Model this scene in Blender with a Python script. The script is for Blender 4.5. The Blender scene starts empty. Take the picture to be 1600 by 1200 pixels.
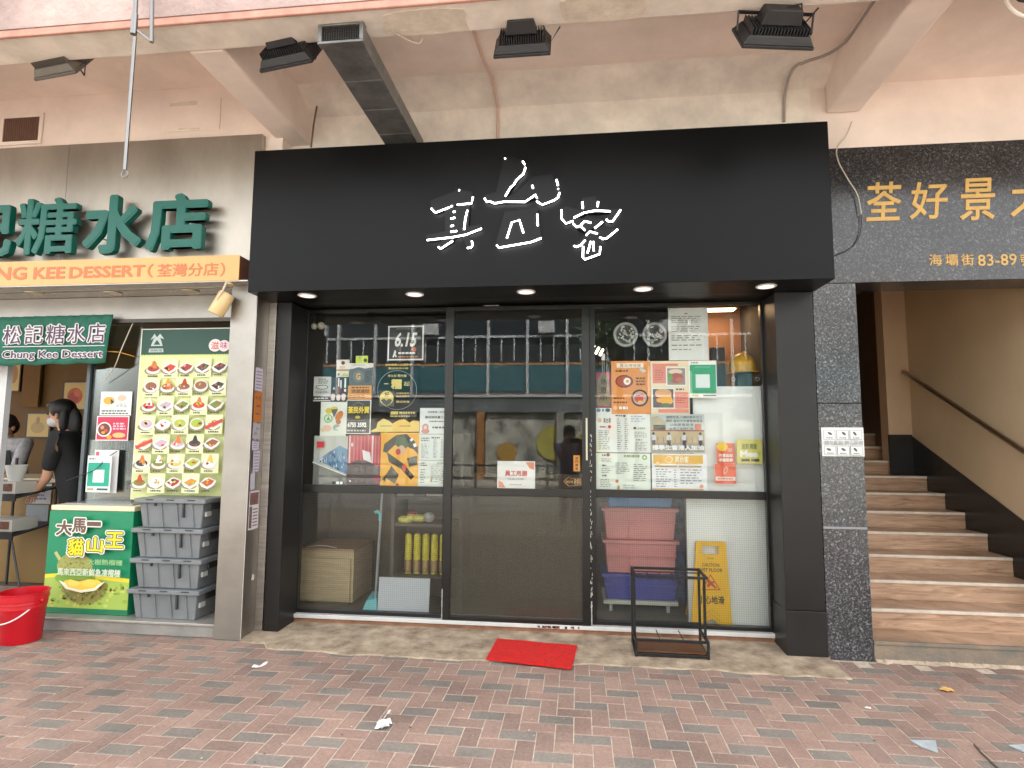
import bpy, bmesh, math, random
from mathutils import Vector, Matrix
random.seed(7)
C = bpy.context.scene.collection
SC = bpy.context.scene

# ---------------------------------------------------------------- camera, world, sun, exposure
F, H = 912.0, 1.45
def nrm(v): return Vector(v).normalized()
_N = nrm((104, 88, F)); _X = nrm((7580, -36, -F)); _X = nrm(_X - _N * _X.dot(_N)); _V = _X.cross(_N)
if _V.y > 0: _V = -_V
cam_d = bpy.data.cameras.new('camera'); cam = bpy.data.objects.new('camera', cam_d); C.objects.link(cam)
cam_d.sensor_width = 36; cam_d.lens = F / 1600 * 36; cam_d.clip_start = 0.05; cam_d.clip_end = 2000
cam.matrix_world = Matrix(((_X.x, -_X.y, -_X.z, 0), (_N.x, -_N.y, -_N.z, 0), (_V.x, -_V.y, -_V.z, H), (0, 0, 0, 1)))
SC.camera = cam

SUN_EL, SUN_AZ = 56, 24           # degrees; the sun stands behind the shops: this side lies in shade, the far side is lit
w = bpy.data.worlds.new('World'); SC.world = w; w.use_nodes = True
nt = w.node_tree; nt.nodes.clear()
sky = nt.nodes.new('ShaderNodeTexSky'); sky.sky_type = 'NISHITA'; sky.sun_disc = False
sky.sun_elevation = math.radians(SUN_EL); sky.sun_rotation = math.radians(SUN_AZ)
sky.air_density = 1.0; sky.dust_density = 4.0
hs = nt.nodes.new('ShaderNodeHueSaturation'); hs.inputs['Saturation'].default_value = 0.12
bg = nt.nodes.new('ShaderNodeBackground'); bg.inputs['Strength'].default_value = 0.15
wo = nt.nodes.new('ShaderNodeOutputWorld')
nt.links.new(sky.outputs[0], hs.inputs['Color']); nt.links.new(hs.outputs[0], bg.inputs[0]); nt.links.new(bg.outputs[0], wo.inputs[0])
sd = bpy.data.lights.new('sun', 'SUN'); sd.energy = 4.2; sd.angle = math.radians(.6); sd.color = (1, .96, .9)
sun = bpy.data.objects.new('sun', sd); C.objects.link(sun)
_el, _az = math.radians(SUN_EL), math.radians(SUN_AZ)
_sdir = Vector((math.sin(_az) * math.cos(_el), math.cos(_az) * math.cos(_el), math.sin(_el)))
sun.rotation_euler = (-_sdir).to_track_quat('-Z', 'Y').to_euler()
vs = SC.view_settings; vs.view_transform = 'Standard'; vs.look = 'None'; vs.gamma = 1; vs.use_curve_mapping = False
vs.exposure = 2.85
SC.cycles.use_denoising = True; SC.cycles.max_bounces = 10; SC.cycles.transparent_max_bounces = 24
SC.cycles.diffuse_bounces = 6; SC.cycles.sample_clamp_indirect = 6

# ---------------------------------------------------------------- photo pixel -> world
def _ray(px, py):
    d = Vector((px - 800, py - 600, F)); return _X.dot(d), _N.dot(d), _V.dot(d)
def PY(px, py, Y):
    a, b, c = _ray(px, py); t = Y / b; return Vector((a * t, Y, c * t + H))
def PZ(px, py, Z=0.0):
    a, b, c = _ray(px, py); t = (Z - H) / c; return Vector((a * t, b * t, Z))
def PXX(px, py, X):
    a, b, c = _ray(px, py); t = X / a; return Vector((X, b * t, c * t + H))

# ---------------------------------------------------------------- materials
def s2l(c): return c / 12.92 if c <= .04045 else ((c + .055) / 1.055) ** 2.4
def S(r, g, b, k=.9): return (s2l(r / 255) * k, s2l(g / 255) * k, s2l(b / 255) * k)
MATS = {}
def mat(name, col, rough=.6, metal=0., noise=None, bump=None, emit=0., spec=.5, coat=0., col2=None, stretch=None):
    """procedural principled material; noise=(scale, amount[, detail]) varies the colour, bump=(scale, strength)"""
    if name in MATS: return MATS[name]
    m = bpy.data.materials.new(name); m.use_nodes = True; MATS[name] = m
    n, l = m.node_tree.nodes, m.node_tree.links
    p = n['Principled BSDF']
    p.inputs['Base Color'].default_value = (*col, 1); p.inputs['Roughness'].default_value = rough
    p.inputs['Metallic'].default_value = metal; p.inputs['Specular IOR Level'].default_value = spec
    p.inputs['Coat Weight'].default_value = coat
    if emit:
        p.inputs['Emission Color'].default_value = (*col, 1); p.inputs['Emission Strength'].default_value = emit
    geo = None
    if noise or bump:
        geo = n.new('ShaderNodeNewGeometry'); vec = geo.outputs['Position']
        if stretch:
            mp = n.new('ShaderNodeMapping'); mp.inputs['Scale'].default_value = stretch
            l.new(vec, mp.inputs['Vector']); vec = mp.outputs[0]
    if noise:
        t = n.new('ShaderNodeTexNoise'); t.inputs['Scale'].default_value = noise[0]
        t.inputs['Detail'].default_value = noise[2] if len(noise) > 2 else 6; t.inputs['Roughness'].default_value = .65
        l.new(vec, t.inputs['Vector'])
        r = n.new('ShaderNodeValToRGB'); a = noise[1]
        r.color_ramp.elements[0].position = .32; r.color_ramp.elements[1].position = .68
        c2 = col2 or tuple(max(0, x * (1 - a)) for x in col); c1 = tuple(min(1, x * (1 + a * .45)) for x in col) if not col2 else col
        r.color_ramp.elements[0].color = (*c2, 1); r.color_ramp.elements[1].color = (*c1, 1)
        l.new(t.outputs[0], r.inputs[0]); l.new(r.outputs[0], p.inputs['Base Color'])
        rr = n.new('ShaderNodeMapRange'); rr.inputs[3].default_value = max(0, rough - .08); rr.inputs[4].default_value = min(1, rough + .08)
        l.new(t.outputs[0], rr.inputs[0]); l.new(rr.outputs[0], p.inputs['Roughness'])
    if bump:
        t2 = n.new('ShaderNodeTexNoise'); t2.inputs['Scale'].default_value = bump[0]; t2.inputs['Detail'].default_value = 5
        l.new(vec, t2.inputs['Vector'])
        b = n.new('ShaderNodeBump'); b.inputs['Strength'].default_value = bump[1]; b.inputs['Distance'].default_value = .01
        l.new(t2.outputs[0], b.inputs['Height']); l.new(b.outputs[0], p.inputs['Normal'])
    return m
def flat(r, g, b, rough=.55, k=.88):
    """printed ink of a photo colour"""
    return mat('ink_%d_%d_%d_%d' % (r, g, b, int(rough * 100)), S(r, g, b, k), rough)
def glass(name, haze=0., hcol=(.3, .3, .27), tint=(.985, .992, .988), refl=.64):
    m = bpy.data.materials.new(name); m.use_nodes = True; n, l = m.node_tree.nodes, m.node_tree.links
    n.remove(n['Principled BSDF']); out = n['Material Output']
    tr = n.new('ShaderNodeBsdfTransparent'); tr.inputs[0].default_value = (*tint, 1)
    body = tr.outputs[0]
    if haze:
        df = n.new('ShaderNodeBsdfDiffuse'); df.inputs[0].default_value = (*hcol, 1)
        geo = n.new('ShaderNodeNewGeometry'); br = n.new('ShaderNodeTexBrick')   # the wire mesh cast in the pane
        mp = n.new('ShaderNodeMapping'); mp.inputs['Rotation'].default_value = (math.pi / 2, 0, 0)
        br.offset = 0; br.inputs['Scale'].default_value = 1; br.inputs['Brick Width'].default_value = .016; br.inputs['Row Height'].default_value = .016
        br.inputs['Mortar Size'].default_value = .0022; br.inputs['Mortar Smooth'].default_value = .3
        br.inputs['Color1'].default_value = br.inputs['Color2'].default_value = (haze, haze, haze, 1)
        br.inputs['Mortar'].default_value = (min(1, haze + .09),) * 3 + (1,)
        l.new(geo.outputs['Position'], mp.inputs[0]); l.new(mp.outputs[0], br.inputs['Vector'])
        mx0 = n.new('ShaderNodeMixShader'); l.new(br.outputs['Color'], mx0.inputs[0])
        l.new(tr.outputs[0], mx0.inputs[1]); l.new(df.outputs[0], mx0.inputs[2]); body = mx0.outputs[0]
    gl = n.new('ShaderNodeBsdfGlossy'); gl.inputs['Roughness'].default_value = .0 if not haze else .05
    fr = n.new('ShaderNodeFresnel'); fr.inputs[0].default_value = 1.5
    mu = n.new('ShaderNodeMath'); mu.operation = 'MULTIPLY'; mu.inputs[1].default_value = refl; l.new(fr.outputs[0], mu.inputs[0])
    mx = n.new('ShaderNodeMixShader'); l.new(mu.outputs[0], mx.inputs[0]); l.new(body, mx.inputs[1]); l.new(gl.outputs[0], mx.inputs[2])
    l.new(mx.outputs[0], out.inputs[0]); MATS[name] = m; return m

# ---------------------------------------------------------------- mesh builder
class MB:
    def __init__(s): s.v = []; s.f = []; s.m = []
    def add(s, vs, fs, m=0):
        o = len(s.v); s.v += [Vector(x) for x in vs]; s.f += [tuple(i + o for i in f) for f in fs]; s.m += [m] * len(fs); return s
    def box(s, x0, x1, y0, y1, z0, z1, m=0):
        return s.add([(x0,y0,z0),(x1,y0,z0),(x1,y1,z0),(x0,y1,z0),(x0,y0,z1),(x1,y0,z1),(x1,y1,z1),(x0,y1,z1)],
                     [(0,3,2,1),(4,5,6,7),(0,1,5,4),(1,2,6,5),(2,3,7,6),(3,0,4,7)], m)
    def hexa(s, b, t, m=0):      # bottom 4 points, top 4 points (ccw)
        return s.add(list(b) + list(t), [(0,3,2,1),(4,5,6,7),(0,1,5,4),(1,2,6,5),(2,3,7,6),(3,0,4,7)], m)
    def prism(s, pts, ext, m=0):
        n = len(pts); e = Vector(ext); a = [Vector(p) for p in pts]
        return s.add(a + [p + e for p in a], [tuple(range(n))[::-1], tuple(range(n, 2*n))] + [(i, (i+1) % n, n + (i+1) % n, n + i) for i in range(n)], m)
    def tube(s, p0, p1, r0, r1=None, n=10, m=0, caps=True):
        return s.path([p0, p1], [r0, r0 if r1 is None else r1], n, m, caps)
    def path(s, pts, r, n=8, m=0, caps=True):
        pts = [Vector(p) for p in pts]; k = len(pts); rs = r if isinstance(r, (list, tuple)) else [r] * k
        vs = []; ref = None
        for i, p in enumerate(pts):
            t = (pts[min(i+1, k-1)] - pts[max(i-1, 0)]).normalized()
            if ref is None: ref = Vector((0,0,1)) if abs(t.z) < .9 else Vector((1,0,0))
            a = (ref - t * ref.dot(t)).normalized(); b = t.cross(a); ref = a
            vs += [p + (a * math.cos(2*math.pi*j/n) + b * math.sin(2*math.pi*j/n)) * rs[i] for j in range(n)]
        fs = [(i*n+j, i*n+(j+1) % n, (i+1)*n+(j+1) % n, (i+1)*n+j) for i in range(k-1) for j in range(n)]
        if caps: fs += [tuple(range(n))[::-1], tuple(range((k-1)*n, k*n))]
        return s.add(vs, fs, m)
    def lathe(s, c, prof, n=24, m=0, sx=1., sy=1., axis='z', cap=True):
        c = Vector(c); vs = []
        for r, z in prof:
            for j in range(n):
                a = 2*math.pi*j/n; u, v = math.cos(a)*r*sx, math.sin(a)*r*sy
                vs.append(c + (Vector((u, v, z)) if axis == 'z' else Vector((u, z, v)) if axis == 'y' else Vector((z, u, v))))
        k = len(prof)
        fs = [(i*n+j, i*n+(j+1) % n, (i+1)*n+(j+1) % n, (i+1)*n+j) for i in range(k-1) for j in range(n)]
        if cap: fs += [tuple(range(n))[::-1], tuple(range((k-1)*n, k*n))]
        return s.add(vs, fs, m)
    def sph(s, c, rx, ry=None, rz=None, n=14, k=9, m=0):
        ry = ry or rx; rz = rz or rx
        prof = [(max(1e-4, math.sin(math.pi*i/(k-1))), -math.cos(math.pi*i/(k-1))*rz) for i in range(k)]
        return s.lathe(c, prof, n, m, rx, ry)
    def build(s, name, mats, parent=None, bevel=0., smooth=False, origin=None, solid=True):
        mats = mats if isinstance(mats, (list, tuple)) else [mats]
        if parent is not None: o0 = WLOC[parent.name]
        elif origin is not None: o0 = Vector(origin)
        else:
            xs = [v.x for v in s.v]; ys = [v.y for v in s.v]; zs = [v.z for v in s.v]
            o0 = Vector(((min(xs)+max(xs))/2, (min(ys)+max(ys))/2, min(zs)))
        me = bpy.data.meshes.new(name); me.from_pydata([v - o0 for v in s.v], [], s.f)
        for mm in mats: me.materials.append(mm)
        me.polygons.foreach_set('material_index', s.m)
        if solid:
            bm = bmesh.new(); bm.from_mesh(me); bmesh.ops.recalc_face_normals(bm, faces=bm.faces); bm.to_mesh(me); bm.free()
        if smooth:
            me.polygons.foreach_set('use_smooth', [True] * len(me.polygons))
            try: me.set_sharp_from_angle(angle=math.radians(38))
            except Exception: pass
        o = bpy.data.objects.new(name, me); C.objects.link(o)
        if parent is not None: o.parent = parent; WLOC[o.name] = o0.copy()
        else: o.location = o0; WLOC[o.name] = o0.copy()
        if bevel:
            b = o.modifiers.new('bevel', 'BEVEL'); b.width = bevel; b.segments = 2; b.limit_method = 'ANGLE'; b.angle_limit = math.radians(40)
        return o
WLOC = {}
def curve(pts, k=6):
    """Catmull-Rom through the points, so that wires bend and do not kink"""
    p = [Vector(q) for q in pts]; p = [p[0]*2 - p[1]] + p + [p[-1]*2 - p[-2]]; out = []
    for i in range(1, len(p)-2):
        for j in range(k):
            t = j/k; a, b, c, d = p[i-1], p[i], p[i+1], p[i+2]
            out.append((b*2 + (c-a)*t + (a*2 - b*5 + c*4 - d)*t*t + (b*3 - a - c*3 + d)*t*t*t) * .5)
    return out + [p[-2]]
def tag(o, label, cat, group=None):
    o['label'] = label; o['category'] = cat
    if group: o['group'] = group
    return o
def thing(name, label, cat, loc, group=None):
    o = bpy.data.objects.new(name, None); C.objects.link(o); o.location = loc; WLOC[o.name] = Vector(loc); o.empty_display_size = .1
    return tag(o, label, cat, group)
def struct(o): o['kind'] = 'structure'; return o
def stuff(o): o['kind'] = 'stuff'; return o
def B(*a): return MB().box(*a)

# ---------------------------------------------------------------- lettering (built-in font, as filled outlines)
_TX = {}
def glyphs0(s, shear=0.):
    k = (s, shear)
    if k not in _TX:
        c = bpy.data.curves.new('t', 'FONT'); c.body = s; c.resolution_u = 2; c.fill_mode = 'FRONT'; c.shear = shear
        o = bpy.data.objects.new('t', c); me = o.to_mesh()
        v = [(a.co.x, a.co.y) for a in me.vertices]; f = [tuple(p.vertices) for p in me.polygons]
        o.to_mesh_clear(); bpy.data.objects.remove(o); bpy.data.curves.remove(c)
        xs = [a for a, b in v] or [0, 1]; ys = [b for a, b in v] or [0, 1]
        x0, x1, y0, y1 = min(xs), max(xs), min(ys), max(ys)
        _TX[k] = ([((a-x0)/(x1-x0 or 1), (b-y0)/(y1-y0 or 1)) for a, b in v], f, x1-x0 or 1, y1-y0 or 1)
    return _TX[k]
def bold(s, off=0., shear=0.):
    """copies of the outline shifted round a circle: a bolder, rounder face; each copy as (points, faces) in the unit square"""
    v, f, w_, h_ = glyphs0(s, shear); n = 0 if off < .006 else 6 if off < .03 else 10; W_, H_ = w_ + 2*off, h_ + 2*off; out = []
    for i in range(n + 1):
        dx, dy = (0, 0) if i == 0 else (off*math.cos(2*math.pi*i/n), off*math.sin(2*math.pi*i/n))
        out.append(([((u*w_ + off + dx)/W_, (t*h_ + off + dy)/H_) for u, t in v], f))
    return out
def glyphs(s, off=0., shear=0.): return glyphs0(s, shear)[:2]
def letters3d(mb, s, x0, x1, z0, z1, yf, yb, off=.02, m=0, shear=0.):
    """solid letters standing in an x-z plane, front at yf, back at yb"""
    st = min(.0003, abs(yb - yf) * .06)
    for k, (v, f) in enumerate(bold(s, off, shear)):
        a = [(x0 + u*(x1-x0), yf + k*st, z0 + t*(z1-z0)) for u, t in v]; b = [(p[0], yb, p[2]) for p in a]; n = len(a)
        ed = {}
        for q in f:
            for i in range(len(q)):
                e = (q[i], q[(i+1) % len(q)]); ed[e] = 1
        sides = [(p, q, q+n, p+n) for p, q in ed if (q, p) not in ed]
        mb.add(a + b, [tuple(q) for q in f] + sides, m)
    return mb

# ---------------------------------------------------------------- flat printed sheets on an x-z plane
class Sheet:
    """paper with print; px rectangle l,t,r,b of the photograph on plane Y gives its place; drawing uses photo px inside it"""
    def __init__(s, l, t, r, b, Y, paper, th=.0012, tilt=0., up=False):
        s.l, s.t, s.r, s.b, s.Y = l, t, r, b, Y
        A, D = PY(l, (t+b)/2, Y), PY(r, (t+b)/2, Y); U, L = PY((l+r)/2, t, Y), PY((l+r)/2, b, Y)
        s.x0, s.x1, s.z1, s.z0 = A.x, D.x, U.z, L.z
        s.mb = MB(); s.mats = []; s.lay = 0; s.tilt = tilt; s.th = th
        s.mb.box(s.x0, s.x1, Y, Y + th, s.z0, s.z1, s.mi(paper))
    def mi(s, m):
        if m not in s.mats: s.mats.append(m)
        return s.mats.index(m)
    def w(s, px, py):
        u = (px - s.l) / (s.r - s.l); v = (py - s.t) / (s.b - s.t)
        return Vector((s.x0 + u*(s.x1-s.x0), s.Y - .0004*s.lay, s.z1 + v*(s.z0-s.z1)))
    def nl(s): s.lay += 1; return s
    def rect(s, l, t, r, b, m):
        s.nl(); s.mb.add([s.w(l,b), s.w(r,b), s.w(r,t), s.w(l,t)], [(0,1,2,3)], s.mi(m)); return s
    def poly(s, pts, m):
        s.nl(); s.mb.add([s.w(*p) for p in pts], [tuple(range(len(pts)))], s.mi(m)); return s
    def ell(s, cx, cy, rx, ry, m, n=20, rot=0., nl=True):
        if nl: s.nl()
        c, d = math.cos(rot), math.sin(rot)
        pts = [(cx + rx*math.cos(a)*c - ry*math.sin(a)*d, cy + rx*math.cos(a)*d + ry*math.sin(a)*c) for a in [2*math.pi*i/n for i in range(n)]]
        s.mb.add([s.w(*p) for p in pts], [tuple(range(n))], s.mi(m)); return s
    def ring(s, cx, cy, r, wd, m, n=36):
        s.nl(); vs = []
        for i in range(n):
            a = 2*math.pi*i/n
            vs += [s.w(cx + r*math.cos(a), cy + r*math.sin(a)), s.w(cx + (r-wd)*math.cos(a), cy + (r-wd)*math.sin(a))]
        s.mb.add(vs, [(2*i, 2*((i+1) % n), 2*((i+1) % n)+1, 2*i+1) for i in range(n)], s.mi(m)); return s
    def text(s, tx, l, t, r, b, m, off=.015, shear=0.):
        s.nl()
        for k, (v, f) in enumerate(bold(tx, off, shear)):
            s.mb.add([s.w(l + u*(r-l), b + q*(t-b)) + Vector((0, .00003*k, 0)) for u, q in v], f, s.mi(m))
        return s
    def lines(s, l, t, r, b, n, m, fill=.45, ragged=.35, dash=0.):
        """rows of print too small to read"""
        s.nl(); h = (b - t) / n
        for i in range(n):
            y0 = t + i*h + h*(1-fill)/2; y1 = y0 + h*fill; e = r - (r-l) * ragged * random.random(); x = l
            while x < e - .2:
                ww = min(e - x, (dash or (r-l)) * random.uniform(.5, 1.4))
                s.mb.add([s.w(x,y1), s.w(x+ww,y1), s.w(x+ww,y0), s.w(x,y0)], [(0,1,2,3)], s.mi(m)); x += ww + (dash*.3 if dash else 99)
        return s
    def frame(s, wd, m, ins=0):
        l, t, r, b = s.l+ins, s.t+ins, s.r-ins, s.b-ins
        s.rect(l,t,r,t+wd,m); s.rect(l,b-wd,r,b,m); s.rect(l,t+wd,l+wd,b-wd,m); s.rect(r-wd,t+wd,r,b-wd,m); return s
    def build(s, name, label=None, cat=None, group=None, parent=None):
        if parent is not None: return s.mb.build(name, s.mats, parent, solid=False)
        o = s.mb.build(name, s.mats, solid=False)
        if s.tilt: o.rotation_euler = (0, s.tilt, 0)
        return tag(o, label, cat, group)
WHITE = flat(240, 243, 238); BLACK = flat(30, 30, 32); GREY = flat(120, 122, 122)
# ================================================================ SETTING: ground, pavement, road
asphalt = mat('concrete_road', (.20,.195,.185), .9, noise=(3,.3), bump=(60,.4))
struct(MB().add([(-300,-300,-.152),(300,-300,-.152),(300,300,-.152),(-300,300,-.152)], [(0,1,2,3)]).build('road', asphalt, origin=(0,-6,-.152), solid=False))
mortar = mat('sandy_joint', S(216,198,178), .95, noise=(18,.35), bump=(150,.5))
pav = struct(MB().box(-40, 40, -2.45, 9.6, -.15, -.0034).build('pavement', mortar, origin=(0,2,0)))
conc = mat('concrete', S(160,156,148), .9, noise=(4,.35), bump=(40,.3))
kb = MB()
kerb = struct(B(-40,40,-2.6,-2.454,-.15,.0).build('kerb', conc, bevel=.012))
struct(B(-40,40,-12,-9.6,-.15,.0).build('far_pavement', conc))

def brick_material(name, c1, c2, c3):
    m = bpy.data.materials.new(name); m.use_nodes = True; n, l = m.node_tree.nodes, m.node_tree.links; p = n['Principled BSDF']
    geo = n.new('ShaderNodeNewGeometry'); oi = n.new('ShaderNodeObjectInfo')
    ad = n.new('ShaderNodeMath'); ad.operation = 'ADD'; l.new(geo.outputs['Random Per Island'], ad.inputs[0]); l.new(oi.outputs['Random'], ad.inputs[1])
    fr = n.new('ShaderNodeMath'); fr.operation = 'FRACT'; l.new(ad.outputs[0], fr.inputs[0])
    rp = n.new('ShaderNodeValToRGB'); e = rp.color_ramp.elements; e[0].color = (*c1,1); e[1].color = (*c3,1)
    x = e.new(.5); x.color = (*c2,1); l.new(fr.outputs[0], rp.inputs[0])
    def noi(sc, det):
        t = n.new('ShaderNodeTexNoise'); t.inputs['Scale'].default_value = sc; t.inputs['Detail'].default_value = det; t.inputs['Roughness'].default_value = .7
        l.new(geo.outputs['Position'], t.inputs['Vector']); return t
    t1, t2 = noi(55, 6), noi(1.3, 5)
    m1 = n.new('ShaderNodeMix'); m1.data_type = 'RGBA'; m1.blend_type = 'MULTIPLY'; m1.inputs[0].default_value = 1
    r1 = n.new('ShaderNodeMapRange'); r1.inputs[1].default_value = .25; r1.inputs[2].default_value = .75; r1.inputs[3].default_value = .68; r1.inputs[4].default_value = 1.22
    l.new(t1.outputs[0], r1.inputs[0]); l.new(rp.outputs[0], m1.inputs[6]); l.new(r1.outputs[0], m1.inputs[7])
    m2 = n.new('ShaderNodeMix'); m2.data_type = 'RGBA'; m2.blend_type = 'MULTIPLY'; m2.inputs[0].default_value = 1   # old stains
    r2 = n.new('ShaderNodeMapRange'); r2.inputs[1].default_value = .34; r2.inputs[2].default_value = .58; r2.inputs[3].default_value = .74; r2.inputs[4].default_value = 1.05
    l.new(t2.outputs[0], r2.inputs[0]); l.new(m1.outputs[2], m2.inputs[6]); l.new(r2.outputs[0], m2.inputs[7])
    l.new(m2.outputs[2], p.inputs['Base Color']); p.inputs['Roughness'].default_value = .82; p.inputs['Specular IOR Level'].default_value = .35
    b = n.new('ShaderNodeBump'); b.inputs['Strength'].default_value = .35; b.inputs['Distance'].default_value = .004
    l.new(noi(180, 4).outputs[0], b.inputs['Height']); l.new(b.outputs[0], p.inputs['Normal'])
    return m
RED = brick_material('red_brick', S(163,134,121), S(176,147,132), S(149,125,114))
GRY = brick_material('grey_brick', S(140,131,122), S(149,139,129), S(130,123,115))
BW, BL, J = .0915, .183, .0060
def brick_verts(cx, cy, hor, dz):
    a, b = ((BL if hor else BW)/2 - J/2), ((BW if hor else BL)/2 - J/2); c = .0028; z = dz
    bot = [(-a,-b),(a,-b),(a,b),(-a,b)]; top = [(-a+c,-b+c),(a-c,-b+c),(a-c,b-c),(-a+c,b-c)]
    return [(cx+x, cy+y, -.0050) for x, y in bot] + [(cx+x, cy+y, z-.0022) for x, y in bot] + [(cx+x, cy+y, z) for x, y in top]
BF = [(0,1,5,4),(1,2,6,5),(2,3,7,6),(3,0,4,7),(4,5,9,8),(5,6,10,9),(6,7,11,10),(7,4,8,11),(8,9,10,11)]
bm_h = {}
for hor in (0, 1):
    for col, mm in (('r', RED), ('g', GRY)):
        me = bpy.data.meshes.new('brick'); me.from_pydata(brick_verts(0,0,hor,0), [], BF); me.materials.append(mm); bm_h[hor, col] = me
def ylim(x):          # where the paving ends at the shops
    if x < -2.63: return 4.22
    if x < -2.42: return 4.2
    return 4.19 if x < 1.62 else (4.27 if x > 1.95 else 4.25)
def inframe(x, y, mg=40):
    c = Vector((x, y, -H)); d = _X * c.x + _N * c.y + _V * c.z
    if d.z <= .2: return False
    px, py = 800 + F*d.x/d.z, 600 + F*d.y/d.z
    return -mg < px < 1600+mg and -mg < py < 1200+mg
cells = []
ox, oy = -.03, .045
for i in range(-105, 80):
    for j in range(-2, 49):
        k = (i - j) % 4
        if k == 0: hor, cx, cy = 1, (i+1)*BW, (j+.5)*BW
        elif k == 3: hor, cx, cy = 0, (i+.5)*BW, (j+1)*BW
        else: continue
        cx += ox; cy += oy
        ext = BL/2 if not hor else BW/2
        if cy + ext > ylim(cx) + .07 or cy < .0: continue
        cells.append((cx, cy, hor, 'g' if (hor and j % 2 == 0) else 'r'))
vis = sorted([c for c in cells if inframe(c[0], c[1])], key=lambda c: c[0]**2 + c[1]**2)
near = set(vis[:300])
for cx, cy, hor, col in vis[:300]:
    o = bpy.data.objects.new('brick', bm_h[hor, col]); C.objects.link(o); o.parent = pav
    o.location = (cx, cy - 2, random.uniform(-.0012, .0008)); o.rotation_euler = (random.uniform(-.004,.004), random.uniform(-.004,.004), random.uniform(-.006,.006))
rest = MB()
for c in cells:
    if c in near: continue
    rest.add(brick_verts(c[0], c[1], c[2], random.uniform(-.0012,.0008)), BF, 0 if c[3] == 'r' else 1)
stuff(rest.build('brick_paving', [RED, GRY], pav))

# concrete apron before the shop, broken edge over the bricks
apron_m = mat('apron_concrete', S(204,184,158), .9, noise=(7,.42,11), bump=(70,.6), col2=S(126,108,88))
ap = MB(); n = 60; vs = []
for i in range(n+1):
    x = -2.42 + (1.66+2.42) * i/n
    yf = 3.95 + .02*math.sin(x*2.1+.6) + .010*math.sin(x*9.3) + random.uniform(-.012,.012) + (.10 if x < -2.2 else 0)
    vs += [(x, yf, .001), (x, yf+.012, .008), (x, 4.2, .014), (x, 4.535, .018)]
ap.add(vs, [(4*i+k, 4*i+4+k, 4*i+5+k, 4*i+1+k) for i in range(n) for k in range(3)])
struct(ap.build('concrete_apron', apron_m, solid=False, smooth=False))

# ================================================================ BUILDING over the shops (overhang, beams, back wall)
plaster = mat('pink_plaster', S(241,225,214,.97), .85, noise=(2.2,.13,9), bump=(9,.10))
plaster2 = mat('cream_plaster', S(242,232,220,.97), .88, noise=(3,.24,10), bump=(14,.2))
rough_pl = mat('rough_render', S(196,170,162), .9, noise=(1.1,.5,9), bump=(28,1.0))
pinkedge = mat('pink_paint', S(206,150,132), .8, noise=(8,.25), bump=(30,.3))
bld = thing('building', 'pink plastered building overhang with beams above the shop fronts', 'building', (0, 4.3, 0))
B(-12, -2.40, 3.12, 4.6, 4.27, 4.5).build('ceiling_slab', plaster, bld)
B(-2.40, 1.98, 3.12, 4.6, 4.16, 4.5).build('ceiling_slab', plaster, bld)
B(1.98, 9, 3.12, 4.6, 4.05, 4.5).build('ceiling_slab', plaster, bld)
B(-12, 9, 2.885, 3.12, 3.80, 5.2).build('edge_beam', plaster2, bld, bevel=.012)
B(-12, 9, 2.868, 2.888, 3.79, 3.835).build('beam_trim', pinkedge, bld, bevel=.006)
B(-12, 9, 2.864, 2.884, 3.836, 11.0).build('upper_wall', rough_pl, bld)
B(-30, 26, 2.886, 14, 5.3, 11.2).build('upper_floors_sun_block', plaster2, bld)  # unseen solid mass over the ceiling, added to keep the sun out
B(-30, -12.01, 4.2, 14, 0, 5.29).build('wing', plaster2, bld); B(9.01, 26, 4.2, 14, 0, 5.29).build('wing', plaster2, bld)
B(-2.365, -2.14, 3.12, 4.30, 3.80, 4.28).build('cross_beam', plaster, bld, bevel=.012)
B(1.80, 2.03, 3.12, 4.27, 3.83, 4.2).build('cross_beam', plaster, bld, bevel=.012)
B(-12, -2.30, 4.152, 4.4, 3.6, 4.28).build('back_wall', plaster, bld)
B(-2.30, 1.70, 4.285, 4.5, 2.6, 4.17).build('back_wall', plaster2, bld)
B(1.70, 9, 4.287, 4.55, 3.56, 4.06).build('back_wall', plaster, bld)
MB().prism([(-2.14,4.285,4.03),(-2.14,4.03,4.161),(-2.14,4.285,4.161)], (3.94,0,0)).build('haunch', plaster2, bld)
# plaster repair patches on the beam and old panels
mend = mat('fresh_plaster', S(232,218,200), .9, noise=(9,.2), bump=(25,.6))
for (l, r, yy) in ((600, 735, 38), (876, 1010, 22)):
    a, b = PZ(l, yy, 3.797), PZ(r, yy, 3.797)
    mbp = MB(); pts = []
    for k in range(26):
        an = 2*math.pi*k/26; rr = 1 + random.uniform(-.09,.09); e = 4
        cx_, cy_ = abs(math.cos(an))**(2/e)*math.copysign(1,math.cos(an)), abs(math.sin(an))**(2/e)*math.copysign(1,math.sin(an))
        pts.append(((a.x+b.x)/2 + (b.x-a.x)/2*cx_*rr, 3.01 + .095*cy_*rr, 3.795))
    mbp.prism(pts, (0,0,.01)).build('plaster_patch', mend, bld)
p0, p1 = PY(258,207,4.15), PY(346,153,4.15)
B(p0.x, p1.x, 4.144, 4.153, p0.z, p1.z).build('access_panel', plaster, bld, bevel=.002)
for (xa, xb, za, zb) in ((p0.x+.03, p0.x+.27, p1.z-.055, p1.z-.012), (p0.x+.12, p0.x+.3, p0.z+.004, p0.z+.03)):
    pts = [(xa + (xb-xa)*t, 4.1435, za + random.uniform(0,.008)) for t in (0,.2,.4,.6,.8,1)] + [(xb - (xb-xa)*t, 4.1435, zb - random.uniform(0,.012)) for t in (0,.2,.4,.6,.8,1)]
    MB().prism(pts, (0,.002,0)).build('peeled_paint', mend, bld)
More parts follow.
